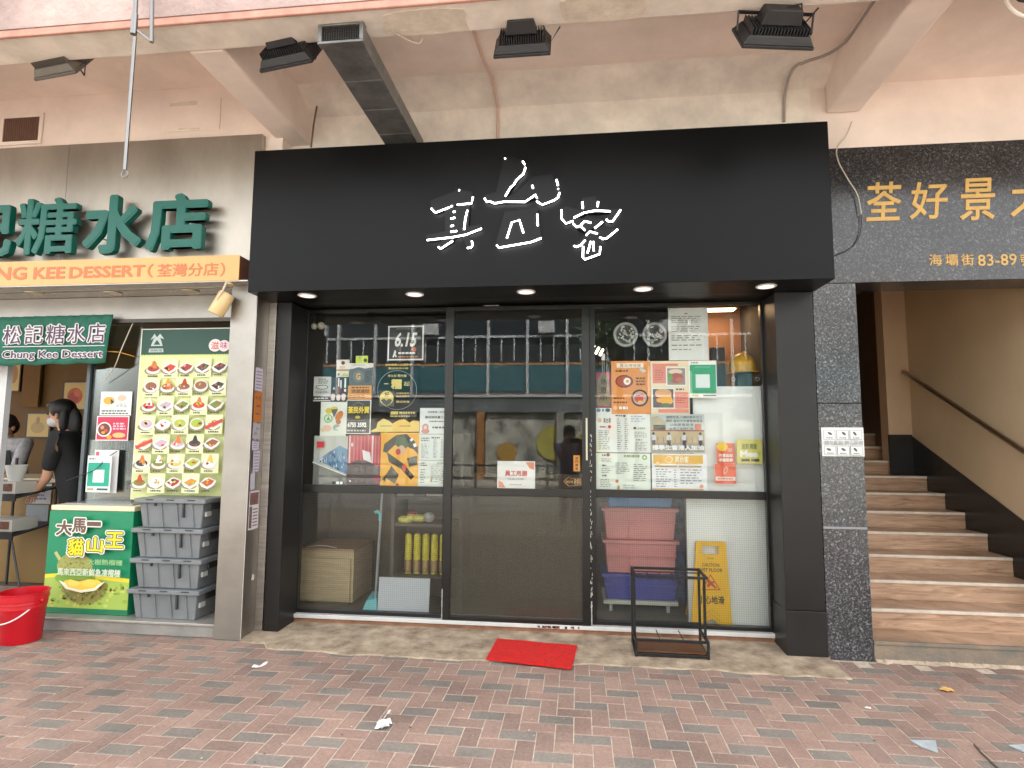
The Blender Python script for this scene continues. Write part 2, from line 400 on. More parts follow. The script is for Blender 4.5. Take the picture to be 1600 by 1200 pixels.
# faint pipe lines cast on the ceiling
pv = mat('painted_pipe', S(218,188,170), .7)
q = [PZ(738,60,4.15), PZ(760,112,4.15)]
MB().path([(q[0].x,3.13,4.147),(q[1].x,3.9,4.147),(q[1].x+.04,4.05,4.12),(q[1].x+.05,4.27,4.02),(q[1].x+.05,4.276,3.6)], .011).build('conduit', pv, bld)
ss = mat('grey_conduit', S(168,158,150), .6)
pc = [PY(1225,190,4.272), PY(1225.5,155,4.272), PY(1230,130,4.20), PY(1238,110,4.11), PY(1248,100,4.055)]
MB().path(curve([p for p in pc] + [PY(1258,97,4.03), (1.785,3.9,4.12), (1.785,3.14,4.12)]), .011).build('conduit', ss, bld)
blk = mat('black_wire', (.02,.02,.02), .5)
MB().path([(1.2,3.121,3.9), (1.55,3.10,3.86), (1.8,3.0,3.79), (2.05,2.98,3.788), (2.6,2.97,3.79)], .006).build('wire', blk, bld)
wp = [PY(1331,190,4.25), PY(1322,212,4.25), PY(1308,231,4.25), PY(1310,252,4.25), PY(1325,280,4.25), PY(1340,305,4.25), PY(1346,335,4.25)]
tag(MB().path(curve(wp), .0045, 6).build('loose_wire', mat('pale_wire', S(205,195,175), .5)), 'pale loose wire hanging down over the left end of the granite sign', 'wire')
tag(MB().path(curve([PY(1346,335,4.262), PY(1345,360,4.262), PY(1338,378,4.262), PY(1325,390,4.262), PY(1306,398,4.262)]), .0035, 6).build('loose_wire', blk), 'thin black wire curling across the granite sign by the black fascia', 'wire')
MB().path(curve([PZ(618,52,3.79), PZ(640,64,3.78), PZ(655,68,3.77), PZ(660,60,3.79)]), .003, 6).build('wire', mat('pale_wire', S(205,195,175), .5), bld)
MB().path([PY(497,155,4.2), PY(490,195,4.2), PY(486,230,4.2)], .008, 6).build('wire', mat('rust_rod', S(120,100,85), .8), bld)
# vent grille in the left wall
p0, p1 = PY(5,223,4.15), PY(64,183,4.15)
vt = thing('vent_grille', 'small brown louvred vent grille in the pink wall above the steel fascia', 'vent', (p0.x, 4.15, p0.z))
vm = mat('vent_brown', S(120,88,72), .6); vd = mat('vent_dark', (.03,.022,.02), .8)
B(p0.x, p1.x, 4.146, 4.1515, p0.z, p1.z).build('backing', vd, vt)
MB().box(p0.x-.03, p1.x+.03, 4.138, 4.150, p1.z, p1.z+.03).box(p0.x-.03, p1.x+.03, 4.138, 4.150, p0.z-.03, p0.z).box(p0.x-.03, p0.x, 4.138, 4.150, p0.z, p1.z).box(p1.x, p1.x+.03, 4.138, 4.150, p0.z, p1.z).build('frame', plaster, vt)
for k in range(17):
    x = p0.x + (p1.x-p0.x)*(k+.5)/17
    MB().hexa([(x-.007,4.140,p0.z),(x-.001,4.138,p0.z),(x+.004,4.145,p0.z),(x-.002,4.147,p0.z)], [(x-.007,4.140,p1.z),(x-.001,4.138,p1.z),(x+.004,4.145,p1.z),(x-.002,4.147,p1.z)]).build('slat', vm, vt)

# ================================================================ BLACK SHOP FRONT
blackm = mat('satin_black_panel', (.0055,.0056,.006), .34, noise=(1.2,.18), spec=.15)
pillarm = mat('pillar_black', (.0165,.0150,.0148), .36, noise=(2,.2), spec=.3)
blackp = mat('black_powder_coat', (.012,.011,.011), .38, noise=(3,.25), bump=(200,.04))
framem = mat('black_aluminium', (.007,.0065,.0065), .33, noise=(9,.3))
sf = thing('shop_front', 'black framed glass shop front under a wide black fascia', 'shop front', (-.4, 4.4, 0))
B(-2.41, 1.675, 3.955, 4.30, 2.516, 3.60).build('fascia', blackm, sf, bevel=.004)
B(-2.34, 1.66, 4.30, 4.64, 2.53, 2.70).build('soffit', blackp, sf)
B(-2.35, -2.232, 4.28, 4.60, .006, 2.513).build('pillar', pillarm, sf, bevel=.003)
B(1.395, 1.654, 4.28, 4.62, .312, 2.513).build('pillar', pillarm, sf, bevel=.003)
B(1.392, 1.657, 4.275, 4.62, .002, .309).build('pillar_base', blackp, sf, bevel=.003)
sillm = mat('white_marble_sill', S(214,212,208), .35, noise=(7,.12), bump=(90,.05))
B(-2.232, 1.395, 4.515, 4.70, .048, .078).build('sill', sillm, sf, bevel=.004)
B(-2.232, 1.395, 4.53, 4.70, .003, .0475).build('sill_base', mat('brown_tile', S(150,104,78), .5, noise=(12,.4)), sf)
# red stain smears on the sill
st = mat('rust_red_stain', S(140,88,84), .7, noise=(40,.5))
for k in range(16):
    x = random.uniform(-.32, .04); ww = random.uniform(.006,.03)
    MB().add([(x,4.5135,.05+random.uniform(0,.012)),(x+ww,4.5135,.052),(x+ww*.9,4.5135,.066+random.uniform(0,.008)),(x+.003,4.5135,.07)], [(0,1,2,3)]).build('stain', st, sf, solid=False)
YF0, YF1 = 4.555, 4.605
fr = dict(left_post=(-2.272,-2.225,.078,2.516), mul1=(-1.062,-1.03,.078,2.516), mul2=(.085,.130,.078,2.516), right_post=(1.378,1.42,.078,2.516))
for k, (a, b, c, d) in fr.items(): B(a, b, YF0, YF1, c, d).build('mullion', framem, sf, bevel=.003)
for (a, b) in ((-2.225,-1.062), (.130,1.378)):
    B(a, b, YF0+.001, YF1-.001, .0785, .106).build('bottom_rail', framem, sf, bevel=.003)
    B(a, b, YF0+.001, YF1-.001, 1.020, 1.078).build('middle_rail', framem, sf, bevel=.003)
    B(a, b, YF0+.001, YF1-.001, 2.492, 2.5155).build('top_rail', framem, sf, bevel=.003)
B(-1.03, .085, YF0+.001, YF1-.001, 2.492, 2.5155).build('top_rail', framem, sf)
GL = glass('shop_glass'); GLL = glass('wired_glass_left', .045, (.16,.15,.125)); GLR = glass('wired_glass_right', .02, (.25,.26,.24)); GLD = glass('wired_glass_door', .34, (.10,.092,.072))
B(-2.226, -1.061, 4.578, 4.586, 1.077, 2.493).build('pane', GL, sf)
B(-2.226, -1.061, 4.578, 4.586, .105, 1.021).build('pane', GLL, sf)
B(.129, 1.379, 4.578, 4.586, 1.077, 2.493).build('pane', GL, sf)
B(.129, 1.379, 4.578, 4.586, .105, 1.021).build('pane', GLR, sf)
# sliding door, hung just before the frame
YD0, YD1 = 4.512, 4.550
dr = MB()
dr.box(-1.04, -.985, YD0, YD1, .082, 2.505).box(.028, .085, YD0, YD1, .082, 2.505)
dr.box(-.985, .028, YD0+.001, YD1-.001, .082, .112).box(-.985, .028, YD0+.001, YD1-.001, 1.020, 1.075).box(-.985, .028, YD0+.001, YD1-.001, 2.478, 2.505)
door = dr.build('door', framem, sf, bevel=.003)
B(-.986, .029, 4.528, 4.536, 1.074, 2.479).build('pane', GL, door)
B(-.986, .029, 4.528, 4.536, .111, 1.021).build('pane', GLD, door)
B(.055, .068, 4.500, 4.511, 1.30, 1.62).build('handle', mat('pale_strip', S(205,200,175), .5), door)
paintw = mat('chipped_white', S(214,212,205), .7, noise=(30,.4))
B(-1.053, -1.044, 4.540, 4.554, .08, .30).build('seal', paintw, door)
B(.088, .096, 4.535, 4.554, .08, .25).build('seal', paintw, door)
for k in range(70):
    z = random.uniform(.15, 1.5); x = random.choice([.0865,.094]) + random.uniform(-.003,.003)
    MB().add([(x,4.5115,z),(x+.004,4.5115,z),(x+.003,4.5115,z+random.uniform(.006,.03)),(x,4.5115,z+.01)], [(0,1,2,3)]).build('paint_chip', paintw, door, solid=False)
B(-.74, -.62, 4.50, 4.51, 2.507, 2.512).build('track_plate', mat('plate', S(150,150,150), .4), sf)

# downlights in the soffit of the fascia
dlm = mat('lit_lens', (1,.90,.84), .4, emit=.16); rim = mat('white_rim', S(235,230,225), .4)
for k, (px, py) in enumerate(((480,461.5),(648,459.5),(822,455.5),(1005,451),(1197,447))):
    p = PZ(px, py, 2.516)
    t = thing('downlight', '%s recessed round downlight under the black fascia, counted from the left' % ('first','second','third','fourth','fifth')[k], 'downlight', p, 'downlights under the black fascia')
    MB().lathe((p.x, p.y, 2.5155), [(.054,0),(.054,-.006),(.066,-.006),(.068,-.001),(.066,0)], 28).build('rim', rim, t, smooth=True)
    MB().lathe((p.x, p.y, 2.5152), [(.0535,0),(.0535,-.004)], 28).build('lens', dlm, t)

# letters of the fascia, black bodies with a lit white edge
def ZP(x, y, Y): return PY(640 + x/4.444, 230 + y/4.444, Y)
body_m = mat('letter_black', (.006,.006,.0062), .3, spec=.22); lit = mat('lit_edge', (1,1,.97), .5, emit=1.6)
sign = {
 'leftmost': ([[(145,370),(340,295),(435,310),(445,375),(330,402),(180,458),(145,420)], [(245,425),(420,398),(405,585),(245,600)],
   [(110,610),(490,535),(505,560),(300,630),(120,650)], [(240,632),(310,627),(300,655),(215,705),(195,690)], [(365,620),(415,612),(440,685),(400,705)]],
  [[(150,425),(180,455),(275,418)],[(330,400),(430,390),(440,345)],[(378,572),(388,490),(402,438)],[(122,645),(300,625),(390,608),(500,565)],
   [(200,692),(215,706),(300,650)],[(400,700),(425,698),(438,680),(432,650)],[(302,452),(316,444)],[(285,549),(305,541)],[(285,497),(315,488)],[(285,587),(328,582)],[(285,411),(298,408)],[(342,297),(346,300)]]),
 'tall middle': ([[(650,90),(690,60),(790,90),(812,135),(670,345),(600,385),(535,378),(515,335),(600,310)], [(600,380),(720,330),(860,205),(990,185),(1040,310),(1020,355),(920,400),(875,350),(800,378)],
   [(660,450),(885,420),(915,632),(615,698),(600,660)]],
  [[(665,340),(700,280),(725,258),(745,225),(790,185),(805,140)],[(520,355),(535,378),(560,378),(590,390),(660,378),(800,380),(875,330),(885,355)],
   [(882,375),(920,400),(1000,370),(1030,350),(1042,315)],[(852,265),(857,285)],[(1020,225),(1030,265)],[(1030,288),(1033,292)],[(675,632),(710,522),(762,505),(790,595)],[(887,465),(890,545)],[(605,680),(620,698),(840,660),(915,632)],[(785,98),(800,120)],[(660,80),(666,76)]]),
 'rightmost': ([[(1195,350),(1290,340),(1320,430),(1205,440)], [(1050,430),(1090,410),(1210,445),(1400,430),(1465,430),(1410,520),(1370,505),(1395,450),(1230,457),(1135,512),(1085,530),(1055,500)],
   [(1140,492),(1340,500),(1340,530),(1220,590),(1140,545)], [(1140,680),(1225,600),(1300,582),(1445,560),(1445,575),(1370,640),(1320,630),(1220,650),(1160,695)], [(1205,640),(1320,630),(1325,745),(1215,785),(1200,765)]],
  [[(1055,435),(1055,495),(1085,530),(1135,512)],[(1200,380),(1203,425)],[(1303,412),(1310,378)],[(1140,490),(1210,455),(1290,440),(1395,445)],[(1365,500),(1380,515),(1410,515),(1465,435)],
   [(1135,530),(1160,555),(1185,545),(1218,577)],[(1190,540),(1215,514),(1260,524)],[(1285,562),(1340,518)],[(1140,685),(1160,692),(1190,680),(1218,645)],[(1225,612),(1250,585),(1305,600)],[(1320,625),(1345,638),(1370,632),(1445,570)],
   [(1235,735),(1258,655),(1275,655),(1278,720)],[(1205,690),(1203,765),(1215,780),(1320,742),(1325,690)]])}
for nm, (bod, lits) in sign.items():
    c = ZP(sum(p[0] for p in bod[0])/len(bod[0]), 600, 3.955)
    t = thing('sign_letter', '%s brush stroke character on the black fascia with lit white edges' % nm, 'sign letter', c, 'lit characters on the black fascia')
    for k, poly in enumerate(bod):
        MB().prism([ZP(x, y, 3.930 - .0011*k) for x, y in poly], (0,.0245 + .0011*k,0)).build('stroke', body_m, t)
    e = MB()
    for pl in lits: e.path([ZP(x, y, 3.923) for x, y in pl], .0058, 8)
    e.build('lit_edge', lit, t)

# ================================================================ SHOP ROOM behind the glass
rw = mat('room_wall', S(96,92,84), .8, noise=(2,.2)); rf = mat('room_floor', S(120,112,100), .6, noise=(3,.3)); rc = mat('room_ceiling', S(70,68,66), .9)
room = thing('shop_room', 'dim room behind the glass of the black shop front', 'room', (-.4, 6.5, .05))
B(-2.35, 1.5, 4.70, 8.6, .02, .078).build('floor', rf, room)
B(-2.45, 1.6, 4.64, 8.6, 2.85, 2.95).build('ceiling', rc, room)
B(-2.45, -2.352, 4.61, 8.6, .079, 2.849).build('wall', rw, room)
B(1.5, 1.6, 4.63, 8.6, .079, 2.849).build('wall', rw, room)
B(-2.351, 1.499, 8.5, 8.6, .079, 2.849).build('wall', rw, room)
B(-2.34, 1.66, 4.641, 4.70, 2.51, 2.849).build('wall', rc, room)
# ================================================================ LEFT: dessert shop front
def steel_mat(name, col, rough, sc=(2,2,30)):
    return mat(name, col, rough, 1.0, noise=(1.6,.22), stretch=sc)
steel = steel_mat('brushed_steel', (.46,.42,.365), .46, (1.2,1.2,.5))
steelp = steel_mat('pillar_steel', (.36,.335,.305), .44, (1,1,1.5))
ds = thing('dessert_shop_front', 'stainless steel dessert shop front with green letters on its fascia', 'shop front', (-4, 4.3, 0))
for k, (a, b) in enumerate(((-9,-6.4),(-6.398,-4.1),(-4.098,-2.44))):
    B(a, b, 4.10, 4.15, 2.60, 3.815).build('fascia_panel', steel, ds, bevel=.002)
B(-9, -2.42, 3.965, 4.36, 2.603, 2.612).build('soffit', steel_mat('soffit_steel', (.36,.33,.29), .25), ds)
B(-9, -2.63, 4.335, 4.36, 2.415, 2.602).build('lower_band', steelp, ds, bevel=.002)
B(-9, -2.63, 4.325, 4.40, 2.385, 2.414).build('lintel_track', mat('dark_track', S(88,84,78), .5, .6), ds)
ledgem = mat('ledge_stone', S(150,146,140), .6, noise=(5,.3), bump=(50,.2)); ledget = mat('ledge_trim', S(196,190,182), .35, .5, noise=(6,.2))
B(-9, -2.63, 4.125, 4.9, .004, .082).build('ledge', ledgem, ds)
B(-9, -2.63, 4.115, 4.9, .083, .10).build('ledge_trim', ledget, ds, bevel=.003)
B(-9, -2.64, 4.9, 7.2, .02, .095).build('floor', mat('dessert_floor', S(96,90,84), .5, noise=(4,.3)), ds)
wallo = mat('ochre_wall', S(108,76,28), .7, noise=(1.5,.15))
B(-9, -2.64, 6.9, 7.0, .096, 2.9).build('wall', wallo, ds)
B(-2.66, -2.56, 4.45, 6.9, .096, 2.9).build('wall', wallo, ds)
B(-9, -2.56, 4.365, 7.0, 2.62, 2.72).build('ceiling', mat('dessert_ceiling', S(150,140,120), .8), ds)
for k, (px, py) in enumerate(((54,458),(177,458),(298,455))):
    p = PZ(px, py, 2.602)
    MB().lathe((p.x, p.y, 2.6015), [(.052,0),(.052,-.004),(.066,-.004),(.067,0)], 24).build('downlight_rim', mat('brass_rim', (.5,.42,.3), .3, 1.), ds, smooth=True)
    MB().lathe((p.x, p.y, 2.6012), [(.0515,0),(.0515,-.002)], 24).build('downlight_lens', mat('unlit_lens', S(190,175,150), .3), ds)
# yellow light box with red lettering
yl = mat('yellow_acrylic', S(220,172,108), .45, emit=.008, noise=(2,.06)); wood_r = mat('brown_box_side', S(110,62,40), .5)
lb = thing('light_box', 'long yellow sign box reading CHUNG KEE DESSERT under the steel fascia', 'sign box', (-4, 4.03, 2.61))
B(-9, -2.494, 3.968, 4.098, 2.613, 2.80).build('casing', wood_r, lb)
B(-9, -2.49, 3.96, 3.967, 2.610, 2.803).build('face', yl, lb)
orange = flat(206,124,78); 
lt = MB()
def px_text(mb, s, l, t, r, b, Y, off=.02, shear=0., yb=None):
    A, D = PY(l, (t+b)/2, Y), PY(r, (t+b)/2, Y); U, L = PY((l+r)/2, t, Y), PY((l+r)/2, b, Y)
    return letters3d(mb, s, A.x, D.x, L.z, U.z, Y, Y + .0015 if yb is None else yb, off, 0, shear)
for s, l, r, t, b in (('CHUNG',-77,42,418,439), ('KEE',52,102,417,436), ('DESSERT',108,227,415,434), ('（',230,240,412,434), ('荃灣分店',246,341,411,432), ('）',344,352,410,432)):
    px_text(lt, s, l, t, r, b, 3.958, .04 if s.isascii() else .025)
lt.build('lettering', orange, lb)
# big green letters on pins
green = mat('green_enamel', S(8,98,84), .33, noise=(6,.1), coat=0., spec=.35)
pin = mat('pin_metal', (.35,.33,.3), .4, 1.)
for s, l, r, t, b, lab in (('店',228,324,302,391,'rightmost big green character on the steel fascia, beside the black shop'), ('水',130,222,304,396,'second big green character from the right on the steel fascia'),
                           ('糖',26,119,309,397,'third big green character from the right on the steel fascia'), ('記',-64,19,316,402,'big green character cut off by the left edge of the picture')):
    A, D = PY(l, (t+b)/2, 3.985), PY(r, (t+b)/2, 3.985); U, L = PY((l+r)/2, t, 3.985), PY((l+r)/2, b, 3.985)
    g = thing('sign_letter', lab, 'sign letter', ((A.x+D.x)/2, 4.04, L.z), 'green characters of the dessert shop')
    letters3d(MB(), s, A.x, D.x, L.z, U.z, 3.985, 4.035, .018 if s in '糖' else .036).build('character', green, g)
    for fx, fz in ((.25,.3),(.7,.75),(.75,.2)):
        x, z = A.x + (D.x-A.x)*fx, L.z + (U.z-L.z)*fz
        MB().tube((x,4.034,z),(x,4.101,z), .006, n=6).build('pin', pin, g)
# steel pillar between the shops, with torn flyers
sp = thing('steel_pillar', 'stainless steel clad pillar between the dessert shop and the black shop front', 'pillar', (-2.52, 4.2, 0))
B(-2.627, -2.42, 4.10, 4.34, .0, 2.602).build('cladding', steelp, sp, bevel=.004)
B(-2.419, -2.36, 4.285, 4.34, .0, 2.514).build('flange', steel_mat('dull_steel', (.5,.46,.42), .45), sp)
B(-2.4195, -2.4165, 4.098, 4.101, .0, 2.60).build('corner_trim', mat('trim_white', S(215,205,195), .5), sp)
def flyer(px, t, b, wd, m, lab, name='flyer', jag=.006, extra=None, y0=None):
    """torn paper on the right side of the pillar (plane x = -2.4195)"""
    X = -2.4170; z1 = PXX(px, t, X).z; z0 = PXX(px, b, X).z; ya = y0 if y0 else 4.125; yb = ya + wd
    n = 7; pts = [(X, ya + (yb-ya)*k/n, z0 + random.uniform(-jag,jag)) for k in range(n+1)] + [(X, yb - (yb-ya)*k/n, z1 + random.uniform(-jag,jag)) for k in range(n+1)]
    mb = MB().prism(pts, (.0008,0,0), 0); mats = [m]
    if extra:
        for (u0,u1,v0,v1,mm) in extra:
            mats.append(mm); x = X + .0016
            mb.add([(x, ya+wd*u0, z0+(z1-z0)*v0),(x, ya+wd*u1, z0+(z1-z0)*v0),(x, ya+wd*u1, z0+(z1-z0)*v1),(x, ya+wd*u0, z0+(z1-z0)*v1)], [(0,1,2,3)], len(mats)-1)
    tag(mb.build(name, mats, solid=False), lab, 'flyer', 'old flyers on the steel pillar')
inkl = flat(150,140,160); pap = flat(205,196,205); brn = flat(120,84,78)
flyer(410, 576, 612, .10, pap, 'torn grey printed flyer at the top of the strip on the steel pillar', extra=[(.1,.9,.1+.14*k,.16+.14*k,inkl) for k in range(6)])
flyer(408, 613, 660, .11, mat('orange_paper', S(190,110,40), .7), 'orange flyer below the topmost torn flyer on the steel pillar', extra=[(.15,.35,.75,.85,brn),(.55,.75,.75,.85,brn),(.3,.8,.5,.56,brn),(.2,.7,.25,.3,brn)])
flyer(406, 661, 688, .10, flat(176,170,172), 'crumpled torn paper scraps below the orange flyer', jag=.014, extra=[(.2,.6,.3,.5,inkl),(.4,.8,.6,.75,inkl)])
flyer(404, 689, 703, .09, flat(206,196,216), 'small lilac text slip on the steel pillar', extra=[(.1,.8,.2+.25*k,.3+.25*k,inkl) for k in range(3)])
flyer(403, 705, 737, .085, flat(198,192,206), 'long torn slip with lines of text on the steel pillar', y0=4.15, extra=[(.1,.9,.1+.15*k,.16+.15*k,inkl) for k in range(6)])
flyer(400, 739, 764, .06, flat(190,186,196), 'narrow torn paper strip above the brown photo flyer', jag=.012)
flyer(398, 767, 826, .13, flat(212,206,208), 'white flyer with brown photos lowest on the steel pillar', jag=.002, extra=[(.05,.95,.64,.96,mat('photo_brown', S(128,92,86), .6, noise=(40,.6))),(.05,.32,.04,.6,mat('photo_brown2', S(120,96,90), .6, noise=(40,.6)))] + [(.4,.9,.08+.085*k,.11+.085*k,brn) for k in range(6)])
tag(MB().prism([(-2.4168,4.20,.40),(-2.4168,4.235,.395),(-2.4168,4.242,.43),(-2.4168,4.215,.445)], (.001,0,0)).build('sticker', flat(206,204,200)), 'small torn white sticker low on the side of the steel pillar', 'sticker')
# spot lamp
c = PY(346,474,4.03)
sl = thing('spotlight', 'cream cylinder spotlight on a bracket under the yellow sign box', 'spotlight', (c.x, 4.03, c.z))
ax = Vector((-.42,-.12,-.9)).normalized(); cream = mat('cream_enamel', S(226,196,140), .35)
top = Vector((c.x+.045, 4.03, c.z+.075)); bot = top + ax*.18
MB().path([top, top+ax*.012, bot-ax*.004, bot], [.05,.058,.058,.055], 24).build('shade', cream, sl, smooth=True)
MB().path([(c.x+.075,3.965,2.60), (c.x+.05,3.962,c.z+.08), (c.x+.005,3.962,c.z+.01)], .008, 6).build('bracket', mat('bracket_white', S(214,196,176), .5), sl)
MB().tube((c.x+.075,4.0,2.602),(c.x+.075,4.0,2.588), .03, n=16).build('base', cream, sl)
# hanging banner
bn = thing('banner', 'green cloth banner with white edged purple characters over the dessert shop counter', 'banner', (-4.3, 4.28, 2.0))
gb = mat('banner_cloth', S(40,108,88), .8, noise=(7,.2))
TL, TR, BR, BL_ = PY(-60,497,4.27), PY(176,491,4.27), PY(163,567,4.27), PY(-60,573,4.27)
vs = []; n = 40; k_ = 10
for i in range(n+1):
    for j in range(k_+1):
        a = TL.lerp(TR, i/n); b = BL_.lerp(BR, i/n); p = a.lerp(b, j/k_)
        vs.append((p.x, 4.275 + .008*math.sin(i*.9 + j*.25) * (.3 + j/k_*.7) + (.01*math.sin(i*2.1) if j < 2 else 0), p.z + .006*math.sin(i*.8)*(j == k_)))
mbn = MB().add(vs, [(i*(k_+1)+j, (i+1)*(k_+1)+j, (i+1)*(k_+1)+j+1, i*(k_+1)+j+1) for i in range(n) for j in range(k_)])
ob = mbn.build('cloth', gb, bn, solid=False, smooth=True); so = ob.modifiers.new('s', 'SOLIDIFY'); so.thickness = .001
wtx = MB(); ptx = MB(); Yb = 4.262
for s, l, t, r, b in (('松',5,509,33,538),('記',39,508,67,537),('糖',72,507,101,537),('水',105,506,133,536),('店',137,505,164,535)):
    px_text(wtx, s, l-1.5, t-1.5, r+1.5, b+1.5, Yb, .075); px_text(ptx, s, l, t, r, b, Yb-.0035, .0)
px_text(wtx, 'Chung Kee Dessert', 2, 546, 161, 564, Yb, .09); px_text(ptx, 'Chung Kee Dessert', 3, 547.5, 160, 562.5, Yb-.0035, .012)
a, b = PY(4,542,Yb), PY(163,541,Yb); wtx.box(a.x, b.x, Yb, Yb+.001, a.z-.003, a.z+.003)
wtx.build('outline', flat(226,222,222), bn); ptx.build('lettering', flat(82,52,84), bn)
# menu board
board = Sheet(213,513,357,782,4.40, flat(224,230,164), th=.02)
dk = flat(38,78,66); bd = board
bd.rect(213,513,357,556,dk)
bd.rect(212.5,513,214,782,flat(235,235,215)); bd.rect(213,513,357,514.5,flat(225,225,215))
for k in range(36): bd.ell(214+4*k, 556.4, 2, 1.7, flat(214,228,140), 8, nl=(k == 0))
lg = flat(196,208,204)
bd.poly([(229,541),(233,529),(244,529),(248,541)], lg).poly([(227,545),(249,545),(250,551),(226,551)], lg).poly([(228,531),(234,521),(238,527),(243,521),(250,530),(243,528),(240,533),(234,528)], lg)
bd.poly([(233.5,539),(238.5,531),(244.5,539)], dk); bd.text('CHUNG KEE', 228,546,248,550, dk, .02)
for cx, ch, col, rr in ((331,'滋',(214,70,50),10),(345,'味',(196,60,120),9),(356,'坊',(60,140,160),8)):
    bd.ell(cx, 541 if rr > 9 else 542, rr if cx < 350 else 5, rr, flat(240,228,226)); 
    if cx < 350: bd.text(ch, cx-rr*.62, 541-rr*.6, cx+rr*.62, 541+rr*.65, flat(*col), .01)
pal = [(226,150,40),(240,236,228),(206,60,34),(92,70,60),(60,56,54),(238,190,90),(216,120,60),(150,96,70),(170,190,70),(196,90,50),(200,176,190),(232,210,120),(244,240,236),(176,60,40),(120,140,60)]
for r_ in range(7):
    for c_ in range(5):
        cx = 236 + c_*26.3 - (r_*.9 if False else 0); cy = 577 + r_*29.6 - c_*.4
        if (r_ + c_) % 2: bd.rect(cx-13, cy-14, cx+13.3, cy+15.6, flat(230,234,186))
        rnd = random.Random(r_*9+c_); col = flat(*rnd.choice(pal)); col2 = flat(*rnd.choice(pal)); kind = rnd.choice(['dia','dia','round','tall'])
        bd.ell(cx-2, cy+4, 12, 6, flat(150,140,120))
        if kind == 'dia':
            bd.poly([(cx-12.5,cy+1),(cx-9,cy+6),(cx,cy+9.5),(cx+9,cy+4),(cx+12.5,cy-3),(cx+2,cy-8),(cx-4,cy-7)], flat(238,234,228))
            bd.poly([(cx-10,cy),(cx-1,cy+6),(cx+6,cy+2),(cx+10,cy-3),(cx+1,cy-6.5)], col)
        elif kind == 'round':
            bd.ell(cx, cy, 11, 9, flat(232,228,220)); bd.ell(cx, cy-1.2, 9, 6.4, col)
        else:
            bd.ell(cx, cy+3, 11, 6, flat(228,224,218)); bd.ell(cx, cy, 9, 5, col); bd.poly([(cx-5,cy),(cx-1,cy-12),(cx+2,cy-12),(cx+6,cy)], col2)
        bd.nl()
        for q in range(rnd.randint(2,5)):
            bd.ell(cx + rnd.uniform(-5,5), cy + rnd.uniform(-4,3), rnd.uniform(1.2,3), rnd.uniform(1,2.2), flat(*rnd.choice(pal)), 8, rnd.random()*3, nl=False)
        if (r_, c_) in ((3,4),(4,0)): bd.poly([(cx-14,cy+4),(cx+12,cy-8),(cx+14,cy-3),(cx-12,cy+9)], flat(206,74,70))
        bd.lines(cx-8, cy+10.5, cx+9, cy+14, 1, flat(70,64,50), .6, .4, 2.2)
bd.build('menu_board', 'tall yellow green menu board with rows of dessert photos and dark green top', 'menu board')
# glass side strip and small posters left of the board
gp = thing('glass_partition', 'narrow glass partition with posters left of the dessert menu board', 'partition', (-3.75, 4.42, .1))
a, b = PY(150,505,4.43), PY(212,505,4.43)
B(a.x, b.x+.06, 4.43, 4.438, .1, 2.384).build('pane', glass('partition_glass', tint=(.8,.85,.83)), gp)
B(a.x-.03, a.x, 4.41, 4.46, .1, 2.384).build('frame', mat('grey_frame', S(90,98,100), .45, .4), gp)
B(a.x, b.x+.06, 4.455, 4.475, 1.02, 1.42).build('shutter', mat('dark_slats', S(50,54,54), .6), gp)
for k in range(16):
    x = a.x + .012 + k*(b.x-a.x)/15.5
    B(x, x+.008, 4.448, 4.4545, 1.02, 1.42).build('slat', mat('slat_grey', S(84,90,90), .5), gp)
pst = Sheet(157,612,205.5,649,4.425, WHITE)   # dish poster
pst.ell(170,628,11,9,flat(230,226,210)).ell(170,626,8.5,6,flat(222,170,60)).poly([(172,623),(179,628),(174,632)], flat(70,60,50)).ell(190,622,7,5,flat(222,190,160)).lines(182,630,203,637,3,GREY,.4,.3,5).lines(160,640,203,648,2,flat(110,120,110),.6,.2,4)
pst.build('poster', 'white poster with a yellow dessert bowl on the partition glass', 'poster')
pst = Sheet(150.5,650,201,688.5,4.4235, flat(238,226,230))
pst.rect(152,651.5,199.5,687,flat(206,50,80)).ell(163,671,11.5,11.5,WHITE).ell(163,671,9.5,9.5,flat(120,60,50)).ell(160,668,3,3,flat(220,150,110)).ell(166,673,3,2.5,flat(200,90,60)).ell(162,676,3,2,flat(230,170,60)).lines(177,660,197,672,3,flat(240,200,214),.6,.2,5).ell(187,680,10,4,flat(236,190,120)).ell(172,683,4,3,flat(240,170,40))
pst.build('poster', 'crimson poster with a round white bowl of sweet soup on the partition glass', 'poster')
pst = Sheet(146,703,184,770,4.40, flat(226,222,222)); pst.rect(148,706,153,714,flat(206,90,110))
pst.build('card_sign', 'white card standing behind the green payment sign on the freezer', 'card')
pst = Sheet(135.5,712,173,769,4.36, WHITE, th=.006)
pst.rect(137,723,171,760,flat(30,170,140)).rect(145.5,734,163,754,flat(228,236,232)).lines(138,715,150,719,1,GREY,.6,.2,3).rect(138,763,148,766,flat(170,170,90)).rect(153,763,170,766,flat(60,90,100))
pst.build('payment_sign', 'green and white payment sign standing on the freezer left of the menu board', 'sign')
